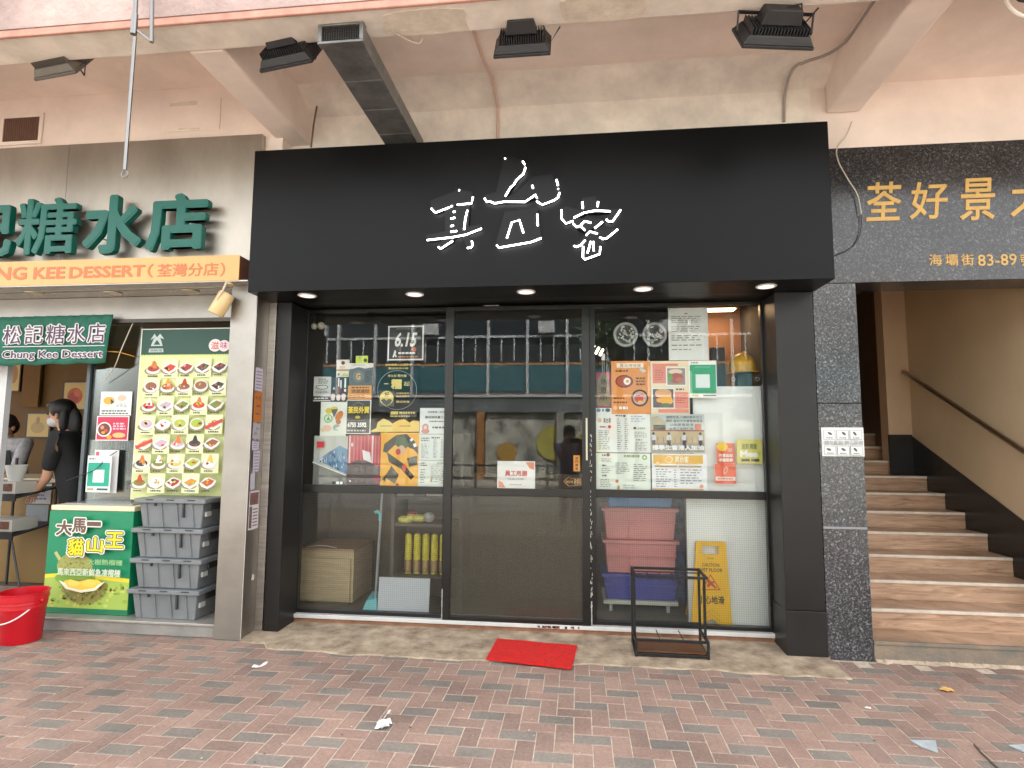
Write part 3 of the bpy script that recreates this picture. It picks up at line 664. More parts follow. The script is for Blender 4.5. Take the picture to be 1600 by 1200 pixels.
# ---------------------------------------------------------------- dessert shop interior
def picture(l, t, r, b, lab, art):
    s = Sheet(l, t, r, b, 6.86, mat('picture_frame', S(60,40,30), .5), th=.03)
    d = (r-l)*.07; s.rect(l+d, t+d, r-d, b-d, flat(206,176,110)); art(s)
    s.build('picture', lab, 'picture', 'framed pictures in the dessert shop')
picture(97,595,138,642,'framed picture of a red flower on the ochre wall', lambda s: (s.ell(117,619,12,13,flat(190,80,40)), s.ell(115,622,8,9,flat(160,50,30)), s.ell(121,614,6,6,flat(206,100,60))))
picture(40,644,79,685,'framed pale sketch on the ochre wall between the two workers', lambda s: (s.ell(59,668,11,9,flat(180,150,100)), s.ell(59,657,3,6,flat(160,130,90))))
picture(10,560,32,612,'narrow framed picture at the left end of the ochre wall', lambda s: s.ell(22,585,6,14,flat(170,120,70)))
a, b = PY(33,636,6.84), PY(66,560,6.84)
tag(B(a.x, b.x, 6.83, 6.86, a.z, 2.5).build('wall_blind', mat('brown_blind', S(120,84,40), .8, noise=(3,.2))), 'hanging brown slatted blind on the ochre wall', 'blind')
ct = thing('counter', 'dessert shop counter with cream top and ochre front', 'counter', (-4.9, 5.2, .1))
B(-8, -3.95, 5.0, 5.6, 1.02, 1.06).build('top', mat('counter_top', S(196,180,150), .5), ct, bevel=.004)
B(-8, -3.98, 5.03, 5.58, .1, 1.019).build('front', mat('counter_front', S(128,98,44), .6), ct)
ns = Sheet(43,755,80,787,5.02, flat(190,190,196)); ns.lines(52,760,74,782,4,flat(110,115,140),.5,.3,4)
ns.build('notice', 'white handwritten notice taped to the dessert counter front', 'notice')
ns = Sheet(40,789,75,822,5.015, flat(140,146,150)); ns.lines(44,810,70,820,2,flat(170,90,80),.5,.3,4)
ns.build('notice', 'grey sheet taped below the handwritten notice on the counter', 'notice')

def skin_body(name, joints, edges, m, parent, sub=2):
    me = bpy.data.meshes.new(name); o0 = WLOC[parent.name]
    me.from_pydata([Vector(j[0]) - o0 for j in joints], edges, []); me.materials.append(m)
    o = bpy.data.objects.new(name, me); C.objects.link(o); o.parent = parent; WLOC[o.name] = o0.copy()
    o.modifiers.new('skin', 'SKIN').use_smooth_shade = True
    for v, j in zip(me.skin_vertices[0].data, joints): v.radius = j[1] if isinstance(j[1], tuple) else (j[1], j[1]); v.use_root = False
    me.skin_vertices[0].data[0].use_root = True
    sb = o.modifiers.new('sub', 'SUBSURF'); sb.levels = sb.render_levels = sub
    return o
skin = mat('skin_tone', S(206,156,126), .55, noise=(20,.08)); hair = mat('black_hair', (.012,.010,.009), .45, bump=(160,.5), stretch=None)
def worker(name, label, base, turn, cloth, reach, hairlong, apron=None, lean=.0, h=1.6, other=None):
    """standing figure; base at the feet, turn about z, reach = hand targets (world)"""
    base = Vector(base); t = thing(name, label, 'person', base)
    def W(x, y, z):
        y = y - lean*max(0, z-.8)/.8 ; c, s = math.cos(turn), math.sin(turn); k = h/1.65
        return base + Vector((x*c - y*s, x*s + y*c, z))*k
    hs = [Vector(r) for r in reach]; J = []; E_ = []
    def A(p, r): J.append((p, r)); return len(J)-1
    pel = A(W(0,0,.93), .122); sp1 = A(W(0,0,1.08), .100); ch = A(W(0,0,1.26), .118); nk = A(W(0,-.01,1.40), .055); hd0 = A(W(0,-.03,1.47), .06)
    hd = A(W(0,-.04,1.55), (.082,.10)); hd2 = A(W(0,-.035,1.615), (.07,.088))
    E_ += [(pel,sp1),(sp1,ch),(ch,nk),(nk,hd0),(hd0,hd),(hd,hd2)]
    for sx in (-1, 1):
        hp = A(W(.09*sx,0,.86), .085); kn = A(W(.095*sx,-.015,.48), .058); an = A(W(.1*sx,0,.09), .042); to = A(W(.105*sx,-.15,.03), (.04,.025))
        E_ += [(pel,hp),(hp,kn),(kn,an),(an,to)]
        sh = W(.185*sx,0,1.34); hand = hs[0 if sx < 0 else 1]
        mid = (sh + hand)/2; d = hand - sh; L = d.length; drop = math.sqrt(max(0, .29**2 - (L/2)**2)) if L < .58 else .02
        el = mid + Vector((0,0,-1))*drop
        s_ = A(sh, .058); e_ = A(el, .042); w_ = A(hand, .028); E_ += [(ch,s_),(s_,e_),(e_,w_)]
        dr = (hand - el).normalized(); pk = A(hand + dr*.05, (.038,.02)); E_.append((w_,pk))
        side = dr.cross(Vector((0,0,1))).normalized() if abs(dr.z) < .95 else Vector((1,0,0))
        for q, ln in ((-.028,.055),(-.01,.068),(.01,.065),(.027,.05)):
            f0 = A(hand + dr*.085 + side*q, .0085); f1 = A(hand + dr*(.085+ln*.5) + side*q*1.1 + Vector((0,0,-.012)), .008); f2 = A(hand + dr*(.085+ln*.85) + side*q*1.1 + Vector((0,0,-.034)), .007); E_ += [(pk,f0),(f0,f1),(f1,f2)]
        th = A(hand + dr*.035 + side*.045*(-sx), .010); th2 = A(hand + dr*.075 + side*.06*(-sx), .008); E_ += [(pk,th),(th,th2)]
    skin_body('body', J, E_, skin, t)
    # clothes: a slightly larger skin over torso, upper arms and legs
    K = []; G = []
    def A2(p, r): K.append((p, r)); return len(K)-1
    a0 = A2(W(0,0,.90), .152); a1 = A2(W(0,0,1.08), .132); a2 = A2(W(0,0,1.26), .155); a3 = A2(W(0,-.005,1.385), .085); G += [(a0,a1),(a1,a2),(a2,a3)]
    for idx, sx in enumerate((-1, 1)):
        sj = J[[i for i, j in enumerate(J) if (j[0]-W(.185*sx,0,1.34)).length < 1e-5][0]][0]; ei = [i for i, j in enumerate(J) if (j[0]-sj).length < 1e-5][0]
        el = J[ei+1][0]; b0 = A2(sj, .085); b1 = A2(sj.lerp(el, .85), .062); G += [(a2,b0),(b0,b1)]
        c0 = A2(W(.09*sx,0,.80), .105); c1 = A2(W(.097*sx,-.01,.48), .08); c2 = A2(W(.1*sx,0,.10), .062); G += [(a0,c0),(c0,c1),(c1,c2)]
    skin_body('clothes', K, G, cloth, t)
    # face: eyes, nose, mouth under mask, ears
    fc = MB()
    for sx in (-1, 1): fc.sph(W(.033*sx,-.128,1.545), .011, .008, .008, 8, 6)
    fc.build('eyes', mat('eye_dark', (.02,.015,.012), .3), t, smooth=True)
    MB().sph(W(0,-.142,1.515), .016, .02, .022, 8, 6).build('nose', skin, t, smooth=True)
    er = MB()
    for sx in (-1, 1): er.sph(W(.085*sx,-.03,1.53), .012, .022, .032, 8, 6)
    er.build('ears', skin, t, smooth=True)
    MB().sph(W(0,-.095,1.478), .068, .058, .05, 14, 9).build('face_mask', mat('mask_white', S(206,204,206), .8), t, smooth=True)
    hr = MB(); hr.sph(W(0,-.012,1.595), .097, .112, .098, 18, 12)
    if hairlong: hr.sph(W(0,.045,1.46), .085, .06, .16, 16, 10).sph(W(.055,.01,1.5), .038, .05, .13, 12, 8).sph(W(-.055,.01,1.5), .038, .05, .13, 12, 8)
    else: hr.sph(W(0,.045,1.55), .095, .085, .10, 14, 9)
    hr.sph(W(0,-.082,1.63), .075, .032, .036, 12, 8)
    hr.build('hair', hair, t, smooth=True)
    if apron:
        MB().hexa([W(-.16,-.165,.55),W(.16,-.165,.55),W(.16,-.155,.55),W(-.16,-.155,.55)],[W(-.10,-.150,1.27),W(.10,-.150,1.27),W(.10,-.140,1.27),W(-.10,-.140,1.27)]).build('apron', apron, t)
    return t
p = PY(28,700,5.95)
worker('person', 'worker in a pale top and dark apron bending over the dessert counter', (p.x-.05, 5.98, .1), math.radians(14), mat('grey_white_top', S(176,172,176), .8, noise=(25,.25)), [(p.x-.05,5.56,1.1),(p.x+.28,5.56,1.1)], False, mat('dark_apron', (.015,.015,.017), .8), lean=.20, h=1.56)
p = PY(118,700,4.93)
worker('person', 'worker with long black hair and black clothes leaning over the dessert counter', (p.x+.06, 4.93, .1), math.radians(-72), mat('black_cloth', (.010,.010,.011), .85), [(p.x-.32,5.12,1.09),(p.x-.20,4.78,.98)], True, lean=.16, h=1.66)
# far left snack rack
rk = thing('snack_rack', 'dark slanted display rack with boxed snacks at the left edge', 'rack', (-4.75, 4.7, .1))
dkm = mat('dark_rack', S(52,52,52), .5)
X0, X1 = PY(-40,800,4.62).x, PY(36,800,4.62).x
for z in (.98, .66):
    MB().hexa([(X0,4.55,z-.06),(X1,4.55,z-.06),(X1,4.95,z),(X0,4.95,z)], [(X0,4.55,z-.045),(X1,4.55,z-.045),(X1,4.95,z+.015),(X0,4.95,z+.015)]).build('shelf', dkm, rk)
    MB().box(X0, X1, 4.535, 4.549, z-.08, z-.02).build('shelf_lip', dkm, rk)
for x in (X0+.02, X1-.02): MB().tube((x,4.95,.1),(x,4.95,1.25), .012, n=8).build('post', dkm, rk)
MB().tube((X1-.06,4.58,.62),(X1+.18,4.50,.105), .008, n=6).build('brace', dkm, rk); MB().tube((X0+.06,4.58,.62),(X0+.1,4.52,.105), .008, n=6).build('brace', dkm, rk)
for z, nm in ((1.0,'upper'),(.68,'lower')):
    s = thing('snack_box', 'open white snack box on the %s shelf of the dark display rack' % nm, 'box', (X1-.19,4.7,z), 'snack boxes on the rack')
    MB().box(X0+.05, X1-.03, 4.56, 4.80, z-.04, z+.06).build('tray', flat(196,190,180), s)
    MB().box(X0+.08, X1-.06, 4.558, 4.5605, z-.02, z+.045).build('print', mat('snack_print', S(120,76,44), .6, noise=(30,.7)), s)
cup = thing('paper_tub', 'white paper tub on the upper shelf of the display rack', 'tub', (X1-.14,4.66,1.06))
MB().lathe((X1-.14,4.66,1.06), [(.05,0),(.085,.14),(.078,.14),(.046,.008)], 20).build('tub', flat(206,206,200), cup, smooth=True)
# white post at the left edge
p = PY(6,610,4.42)
tag(B(p.x-.10, p.x+.03, 4.41, 4.46, .1, 2.384).build('door_post', mat('white_post', S(206,206,206), .5)), 'white door post at the left edge below the banner', 'post')
cab = [PY(211,497,4.36), PY(190,545,4.30), PY(178,575,4.36), PY(160,597,4.40)]
tag(MB().path(curve(cab), .004, 6).build('cable', mat('pale_wire', S(205,195,175), .5)), 'pale cable slanting down beside the dessert menu board', 'cable')
tag(MB().path([PY(163,549,4.30), PY(185,550,4.30), PY(210,557,4.35)], .003, 6).build('string', mat('orange_string', S(214,150,60), .6)), 'orange string between the banner and the menu board', 'string')
tag(MB().path(curve([PY(183,705,4.38), PY(165,717,4.37), PY(150,733,4.34), PY(128,742,4.35), PY(103,751,4.4)]), .0035, 6).build('cable', blk), 'black cable looping in front of the green payment sign', 'cable')

# ---------------------------------------------------------------- freezer, crates, bucket
fz = thing('freezer', 'chest freezer wrapped in a green durian poster on the dessert shop ledge', 'freezer', (-3.75, 4.5, .1))
fg = mat('freezer_green', S(20,140,96), .4, noise=(4,.08)); 
fx0, fx1, fy = -4.10, -3.405, 4.215
B(fx0, fx1, fy, 4.80, .102, .878).build('body', fg, fz, bevel=.004)
B(fx0-.008, fx1+.008, fy-.008, 4.81, .879, .918).build('rim', flat(236,226,190), fz, bevel=.006)
B(fx0+.06, fx1-.06, fy+.05, 4.76, .919, .93).build('lid', mat('freezer_lid', S(150,150,150), .2), fz)
fp = Sheet(72,799,204,957,fy-.003, fg, th=.002)
lgn = flat(150,196,70)
fp.poly([(72,900),(110,896),(150,898),(204,903),(204,957),(72,957)], flat(240,220,50)); fp.poly([(72,906),(110,901),(204,909),(204,951),(72,951)], flat(170,196,90))
for q in range(60): fp.ell(random.uniform(76,200), random.uniform(912,948), random.uniform(2,5), random.uniform(1.5,4), flat(*random.choice([(150,180,70),(196,210,110),(130,165,60),(206,206,90)])), 8, nl=(q == 0))
fp.rect(72,951,204,957,flat(20,120,80))
fp.ell(118,886,28,21,flat(166,166,90)).poly([(84,866),(88,863),(96,874),(92,878)], flat(190,190,120))
for q in range(50):
    an, rr = random.uniform(0,6.28), random.random()**.5; fp.ell(118+26*rr*math.cos(an), 886+19*rr*math.sin(an), 1.6, 1.4, flat(140,146,70), 6, nl=(q == 0))
fp.ell(120,905,32,11,flat(130,170,64))
sh = []
for q in range(37):
    an = math.pi*q/36; rr = 1.0 if q % 2 else .93; sh.append((136+37*rr*math.cos(an), 913+33*rr*math.sin(an)))
fp.poly(sh, flat(150,146,76)); fp.ell(136,914,37,8,flat(150,146,76))
for q in range(90):
    x = random.uniform(104,172); y = random.uniform(916,945)
    if (x-138)**2/34**2 + (y-915)**2/31**2 < 1: fp.poly([(x-1.8,y+1.5),(x,y-2.4),(x+1.8,y+1.5)], flat(*random.choice([(90,92,46),(180,172,96),(150,146,70)])))
fp.poly([(100,907),(112,920),(136,925),(158,921),(172,907),(158,911),(136,913),(112,911)], flat(240,236,206)); fp.poly([(108,908),(118,905),(132,908),(146,904),(160,904),(167,908),(156,917),(136,921),(116,917)], flat(244,204,74)); fp.ell(124,911,9,4.5,flat(248,216,104)); fp.ell(148,911,11,5,flat(246,210,90))
for s, l, t, r, b in (('大',90,813,115,837),('馬',115,809,137,832),('一',138,814,160,821)):
    fp.text(s, l-2, t-2, r+2, b+2, flat(236,232,220), .10); fp.text(s, l, t, r, b, flat(112,84,72), .035)
for s, l, t, r, b in (('貓',111,841,136,868),('山',141,838,166,862),('王',169,829,197,854)):
    fp.text(s, l-3, t-3, r+3, b+3, flat(240,240,230), .12); fp.text(s, l-1.2, t-1.2, r+1.2, b+1.2, flat(20,40,30), .075); fp.text(s, l, t, r, b, flat(246,222,30), .03)
fp.text('大樹熟榴槤', 144,872,198,881,flat(150,196,130),.02); fp.text('馬來西亞新鮮急凍榴槤', 98,887,196,899,flat(206,220,190),.03)
fp.build('wrap_poster', parent=fz)
crm = mat('crate_grey', S(128,132,134), .5, noise=(5,.12), bump=(120,.06)); crd = mat('crate_slot', S(60,63,66), .6)
for k, (zb, dx) in enumerate(((.101,.0),(.325,.006),(.548,.004),(.770,.010))):
    nm = ('bottom','second from the bottom','third from the bottom','top')[k]
    cr = thing('crate', 'grey lidded plastic crate, %s of the stack by the steel pillar' % nm, 'crate', (-3.07+dx, 4.36, zb), 'stacked grey crates')
    x0, x1, y0, y1 = -3.335+dx, -2.815+dx, 4.165, 4.50; hgt = .186
    MB().hexa([(x0+.022,y0+.02,zb),(x1-.022,y0+.02,zb),(x1-.022,y1-.02,zb),(x0+.022,y1-.02,zb)], [(x0,y0,zb+hgt),(x1,y0,zb+hgt),(x1,y1,zb+hgt),(x0,y1,zb+hgt)]).build('tub', crm, cr, bevel=.006)
    MB().box(x0-.03, x1+.03, y0-.025, y1+.02, zb+hgt+.0005, zb+hgt+.034).build('lid', crm, cr, bevel=.006)
    for q in range(3):
        xq = x0 + .07 + q*.17; B(xq, xq+.06, y0-.028, y0-.0255, zb+hgt+.021, zb+hgt+.03).build('lid_hinge', crd, cr)
    rb = MB()
    for q in range(4):
        xq = x0 + .055 + q*.125
        rb.hexa([(xq+.012,y0+.009,zb+.012),(xq+.018,y0+.009,zb+.012),(xq+.018,y0+.02,zb+.012),(xq+.012,y0+.02,zb+.012)], [(xq,y0-.010,zb+hgt-.002),(xq+.007,y0-.010,zb+hgt-.002),(xq+.007,y0+.01,zb+hgt-.002),(xq,y0+.01,zb+hgt-.002)])
    rb.build('rib', crm, cr)
    for q, ln in ((.13,.03),(.36,.14)):
        xq = x0 + q; zz = zb + hgt; B(xq, xq+.012, y0-.0145, y0+.02, zz-ln*.75, zz).build('latch', crd, cr)
    MB().box(x1-.004, x1+.008, y0+.10, y1-.10, zb+hgt-.055, zb+hgt-.01).build('handle', crd, cr, bevel=.004)
    MB().box(x1-.01, x1+.004, y0+.04, y0+.10, zb+.085, zb+.12).build('label', flat(206,206,200), cr)
redp = mat('red_plastic', S(206,16,36), .3, noise=(6,.08), spec=.5)
bc = Vector((-3.965, 3.90, .001))
bk = thing('bucket', 'red plastic bucket with white handle on the paving by the freezer', 'bucket', bc)
MB().lathe(bc, [(.118,0),(.122,.006),(.136,.235),(.140,.24),(.138,.262),(.143,.266),(.141,.288),(.147,.292),(.146,.335),(.152,.338),(.152,.345),(.143,.345),(.139,.29),(.113,.01)], 40).build('body', redp, bk, smooth=True)
hp = [bc + Vector((math.cos(a)*.150*1.0, -.155*math.sin(a), .30 - .17*math.sin(a))) for a in [math.pi*k/16 for k in range(17)]]
hp = [bc + Vector((-.02,0,0)) + Vector((.148*math.cos(a), -.150*math.sin(a)-.012, .285 - .13*math.sin(a))) for a in [math.pi*k/18 for k in range(19)]]
MB().path(hp, .005, 8).build('handle', flat(232,232,228), bk, smooth=True)
for s_ in (-1,1): MB().sph(bc + Vector((.146*s_,0,.285)), .016, .018, .016, 10, 7).build('lug', redp, bk, smooth=True)

# ================================================================ RIGHT: granite sign, column, stairs
def granite(name, base, fleck, sc=70, th=.62, stretch=(1,1,1)):
    m = bpy.data.materials.new(name); m.use_nodes = True; n, l = m.node_tree.nodes, m.node_tree.links; p = n['Principled BSDF']
    geo = n.new('ShaderNodeNewGeometry'); mp = n.new('ShaderNodeMapping'); mp.inputs['Scale'].default_value = stretch; mp.inputs['Rotation'].default_value = (0,.5,0)
    l.new(geo.outputs['Position'], mp.inputs[0])
    t = n.new('ShaderNodeTexNoise'); t.inputs['Scale'].default_value = sc; t.inputs['Detail'].default_value = 3; t.inputs['Roughness'].default_value = .6; t.inputs['Distortion'].default_value = .8; l.new(mp.outputs[0], t.inputs['Vector'])
    r = n.new('ShaderNodeValToRGB'); e = r.color_ramp.elements; e[0].position = .40; e[0].color = (*base,1); e[1].position = .78; e[1].color = (*fleck,1)
    x = e.new(th); x.color = (*[b*1.9 for b in base],1); x = e.new(.68); x.color = (*[f*.55 for f in fleck],1)
    t2 = n.new('ShaderNodeTexNoise'); t2.inputs['Scale'].default_value = 3; l.new(geo.outputs['Position'], t2.inputs['Vector'])
    mx = n.new('ShaderNodeMix'); mx.data_type = 'RGBA'; mx.blend_type = 'MULTIPLY'; mx.inputs[0].default_value = .6
    l.new(t.outputs[0], r.inputs[0]); l.new(r.outputs[0], mx.inputs[6]); l.new(t2.outputs[0], mx.inputs[7])
    l.new(mx.outputs[2], p.inputs['Base Color']); p.inputs['Roughness'].default_value = .16
    return m
gran = granite('dark_granite', (.030,.029,.030), (.34,.33,.32), 80, .55)
gran2 = granite('column_granite', (.044,.044,.047), (.56,.56,.56), 72, .53)
gs = thing('granite_sign', 'dark granite lintel with gold building name above the stairs', 'sign', (2.8, 4.4, 2.57))
B(1.68, 3.42, 4.28, 4.55, 2.571, 3.567).build('slab', gran, gs, bevel=.003)
B(3.423, 6.5, 4.28, 4.55, 2.571, 3.567).build('slab', gran, gs, bevel=.003)
gold = mat('gold_paint', S(206,164,88), .4, .15, noise=(20,.15))
for s, l, t, r, b in (('荃',1352,284,1410,345),('好',1420,284,1482,342),('景',1498,278,1556,344),('大',1577,277,1641,338)):
    px_text(MB(), s, l, t, r, b, 4.274, .014, .12, 4.2805).build('gold_character', gold, gs)
for s, l, r in (('海',1452,1472),('壩',1477,1497),('街',1502,1522),('83-89',1528,1589),('號',1594,1614)):
    px_text(MB(), s, l, 397, r, 415, 4.276, .01, 0, 4.2805).build('gold_character', gold, gs)
gc = thing('granite_column', 'speckled grey granite column between the black shop front and the stairs', 'column', (1.81, 4.4, 0))
z1, z2 = PY(1350,825,4.28).z, PY(1345,630,4.28).z
for a, b in ((.001, z1-.012), (z1+.006, z2-.003), (z2+.003, 2.568)):
    B(1.658, 1.945, 4.28, 4.60, a, b).build('slab', gran2, gc, bevel=.002)
B(1.66, 1.943, 4.276, 4.60, z1-.011, z1+.005).build('trim', mat('joint_trim', S(140,142,146), .4), gc, bevel=.002)
sg = Sheet(1284,668,1350,713,4.277, flat(222,224,220), th=.0015)
for c_ in range(3):
    for (t, b) in ((672,687),(697,711)):
        l = 1287 + c_*20.5; sg.rect(l, t, l+18.5, b, flat(150,152,150)); sg.rect(l+.7, t+.7, l+17.8, b-.7, flat(228,230,226)); sg.ell(l+9+random.uniform(-3,3), t+5.5, 4, 2, flat(80,82,84), 8, random.random()); sg.lines(l+4, b-4, l+15, b-1.5, 1, GREY, .7, .1, 2)
sg.text('請勿亂拋 齊心防疫', 1287, 688.5, 1348, 695.5, flat(160,160,162), .02)
sg.build('notice_sign', 'white six picture notice stuck on the granite column', 'notice')
# stairs
woodm = bpy.data.materials.new('wood_look_tile'); woodm.use_nodes = True
_n, _l = woodm.node_tree.nodes, woodm.node_tree.links; _p = _n['Principled BSDF']
_g = _n.new('ShaderNodeNewGeometry'); _mp = _n.new('ShaderNodeMapping'); _mp.inputs['Scale'].default_value = (1.3,1.3,13)
_t = _n.new('ShaderNodeTexNoise'); _t.inputs['Scale'].default_value = 2.6; _t.inputs['Detail'].default_value = 9; _t.inputs['Roughness'].default_value = .66; _t.inputs['Distortion'].default_value = 1.1
_r = _n.new('ShaderNodeValToRGB'); _e = _r.color_ramp.elements
_e[0].position = .30; _e[0].color = (*S(124,98,78),1); _e[1].position = .72; _e[1].color = (*S(208,172,144),1); _x = _e.new(.5); _x.color = (*S(176,142,115),1)
_l.new(_g.outputs['Position'], _mp.inputs[0]); _l.new(_mp.outputs[0], _t.inputs['Vector']); _l.new(_t.outputs[0], _r.inputs[0]); _l.new(_r.outputs[0], _p.inputs['Base Color']); _p.inputs['Roughness'].default_value = .35
nos = mat('nosing_strip', S(214,200,182), .5, noise=(12,.2)); skirt = mat('black_skirting', (.010,.010,.010), .25)
stp = thing('staircase', 'wood look tiled stairs with pale nosings going up behind the granite column', 'stairs', (2.65, 4.4, 0))
grime = mat('worn_tile', S(150,130,108), .7, noise=(7,.5), bump=(50,.4), col2=S(112,108,100))
for k in range(12):
    y, z = 4.283 + .27*k, .131 + .1415*k; zb = .0 if k == 0 else .131 + .1415*(k-1)
    B(1.95, 3.372, y, y+.02, zb+.001, z-.021).build('riser', woodm if k else grime, stp)
    B(1.95, 3.372, y+.021, y+.30, z-.02, z).build('tread', woodm, stp)
    B(1.95, 3.372, y-.008, y+.0205, z-.0205, z+.002).build('nosing', nos if k else grime, stp, bevel=.003)
B(1.95, 3.37, 4.283+.27*12, 9.0, 1.55, .131+.1415*11+.001).build('landing', woodm, stp)
brk = mat('broken_mortar', S(196,176,154), .9, noise=(14,.4), bump=(60,.6))
pts = [(1.955 + .05*k, 4.262 - random.uniform(.0,.03), .001) for k in range(24)]
mb = MB()
for k in range(23):
    a, b = pts[k], pts[k+1]; mb.hexa([a, b, (b[0],4.283,.001), (a[0],4.283,.001)], [(a[0],4.276,.012+random.uniform(0,.012)), (b[0],4.276,.014), (b[0],4.282,.016), (a[0],4.282,.018)])
mb.build('mortar_fillet', brk, stp)
sw = thing('stairwell', 'ochre brown stairwell walls beside the stairs', 'stairwell', (3.5, 5.6, 0))
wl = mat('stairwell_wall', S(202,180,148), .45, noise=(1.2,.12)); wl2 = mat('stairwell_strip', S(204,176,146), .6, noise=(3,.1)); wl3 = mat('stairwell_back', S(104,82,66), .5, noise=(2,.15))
B(3.385, 3.6, 4.56, 6.40, .0, 3.6).build('wall', wl, sw)
B(3.16, 3.6, 6.401, 6.55, .0, 3.6).build('wall', wl2, sw)
B(1.7, 3.6, 8.9, 9.0, .0, 3.6).build('wall', wl3, sw)
B(3.3, 3.6, 6.551, 8.9, .0, 3.6).build('wall', wl3, sw)
B(1.70, 1.944, 4.62, 8.9, .0, 3.6).build('wall', wl, sw)
MB().hexa([(1.7,4.551,2.60),(3.6,4.551,2.60),(3.6,6.0,3.20),(1.7,6.0,3.20)], [(1.7,4.551,2.80),(3.6,4.551,2.80),(3.6,6.0,3.4),(1.7,6.0,3.4)]).build('ceiling', wl, sw)
B(1.7, 3.6, 6.0, 9.0, 3.2, 3.4).build('ceiling', wl, sw)
# black skirting with the step profile behind the treads
l0, l1 = PXX(1600,815,3.375), PXX(1425,682,3.375); sl_ = (l1.z-l0.z)/(l1.y-l0.y)
MB().prism([(3.3735,4.57,.0),(3.3735,6.40,.9),(3.3735,6.40,l0.z+sl_*(6.40-l0.y)),(3.3735,4.57,l0.z+sl_*(4.57-l0.y))], (.0105,0,0)).build('skirting', skirt, sw)
B(3.15, 3.373, 6.385, 6.4005, .9, 1.53).build('skirting', skirt, sw)
hr = thing('handrail', 'round metal handrail sloping along the right stairwell wall', 'handrail', (3.31, 5.5, 1.5))
h0, h1 = PXX(1412,581,3.31), PXX(1600,705,3.31); d = (h1-h0).normalized()
rail = mat('rail_steel', (.42,.38,.33), .28, 1.)
MB().path([h0, h0.lerp(h1,.5), h1 + d*.5], .021, 14).build('rail', rail, hr, smooth=True)
for (px, py) in ((1436,600),(1545,672)):
    q = PXX(px, py-8, 3.31); MB().path([q, q + Vector((0,0,-.06)), q + Vector((.05,0,-.075)), q + Vector((.076,0,-.075))], .007, 8).build('bracket', rail, hr)
    MB().lathe(q + Vector((.072,0,-.075)), [(.025,0),(.025,.004)], 14, axis='x').build('flange', rail, hr)
ps = Sheet(1338,488,1361,527,8.88, flat(176,160,190)); ps.lines(1341,494,1358,522,7,flat(110,96,140),.5,.2,5)
ps.build('notice', 'pale purple notice on the dark wall at the top of the stairs', 'notice')
# ================================================================ CEILING FITTINGS
fl_m = mat('flood_dark', S(52,52,54), .45, .2, noise=(8,.2)); fl_g = mat('flood_grey', S(112,106,98), .5, .3, noise=(8,.2))
def flood(px, py, label, yaw, m, wd=.29, boxy=True):
    """floodlight hung from the edge beam: px,py = middle of its lower front edge"""
    c = PY(px, py, 3.13); c.z += .10
    t = thing('floodlight', label, 'floodlight', (c.x, 3.2, c.z), 'floodlights under the edge beam')
    R = Matrix.Rotation(yaw, 3, 'Z'); T = Matrix.Rotation(math.radians(58), 3, 'X')
    def L(x, y, z): return Vector((c.x, 3.2, c.z)) + R @ (T @ Vector((x, y, z)))
    def hx(x0,x1,y0,y1,z0,z1,in0=0,in1=0,mb=None):
        mb = mb or MB()
        return mb.hexa([L(x0+in0,y0+in0*.6,z0),L(x1-in0,y0+in0*.6,z0),L(x1-in0,y1-in0*.6,z0),L(x0+in0,y1-in0*.6,z0)], [L(x0+in1,y0+in1*.6,z1),L(x1-in1,y0+in1*.6,z1),L(x1-in1,y1-in1*.6,z1),L(x0+in1,y1-in1*.6,z1)])
    h = wd/2
    hx(-h-.02,h+.02,-.115,.115,-.01,.008).build('front_frame', m, t, bevel=.004)
    hx(-h-.016,h+.016,-.11,.11,.009,.05,0,.028).build('housing', m, t, bevel=.004)
    hx(-h+.01,h-.01,-.095,.095,-.016,-.0105).build('lens', mat('flood_lens', S(150,150,150), .2), t)
    for k in range(19):
        x = -h+.022 + (wd-.044)*k/18; hx(x-.0028,x+.0028,-.085,.085,.0505,.085).build('fin', m, t)
    if boxy: hx(-h*.62,h*.62,-.055,.055,.086,.16,0,.016).build('driver_box', m, t, bevel=.005)
    top = 3.80
    a, b = L(-h-.03,0,.03), L(h+.03,0,.03); ua, ub = Vector((a.x, a.y-.04, top-.012)), Vector((b.x, b.y-.04, top-.012))
    if ua.z > a.z + .05:
        sw_ = .011
        for p, u in ((a,ua),(b,ub)): MB().hexa([p+Vector((-.003,-sw_,0)),p+Vector((.003,-sw_,0)),p+Vector((.003,sw_,0)),p+Vector((-.003,sw_,0))], [u+Vector((-.003,-sw_,0)),u+Vector((.003,-sw_,0)),u+Vector((.003,sw_,0)),u+Vector((-.003,sw_,0))]).build('bracket_arm', m, t)
        MB().hexa([ua+Vector((-.003,-sw_,-.003)),ub+Vector((.003,-sw_,-.003)),ub+Vector((.003,sw_,-.003)),ua+Vector((-.003,sw_,-.003))], [ua+Vector((-.003,-sw_,.003)),ub+Vector((.003,-sw_,.003)),ub+Vector((.003,sw_,.003)),ua+Vector((-.003,sw_,.003))]).build('bracket_bar', m, t)
    MB().path([L(.02,0,.16 if boxy else .09), L(.10,.02,.17), (c.x+.16, 3.18, 3.74), (c.x+.22, 3.12, 3.792)], .005, 6).build('cable', blk, t)
    return t
flood(85, 118, 'weathered grey floodlight at the left above the steel fascia', math.radians(-8), fl_g, .30, False)
flood(447, 103, 'dark floodlight left of the galvanised duct', math.radians(-10), fl_m, .33)
flood(815, 86, 'dark floodlight above the middle of the black fascia', math.radians(0), fl_m)
flood(1214, 74, 'dark floodlight above the right end of the black fascia', math.radians(9), fl_m, .36)
c0 = PY(1590,4,3.1)
fr_ = flood(1640, 2, 'floodlight cut off by the top right corner of the picture', math.radians(10), fl_m)
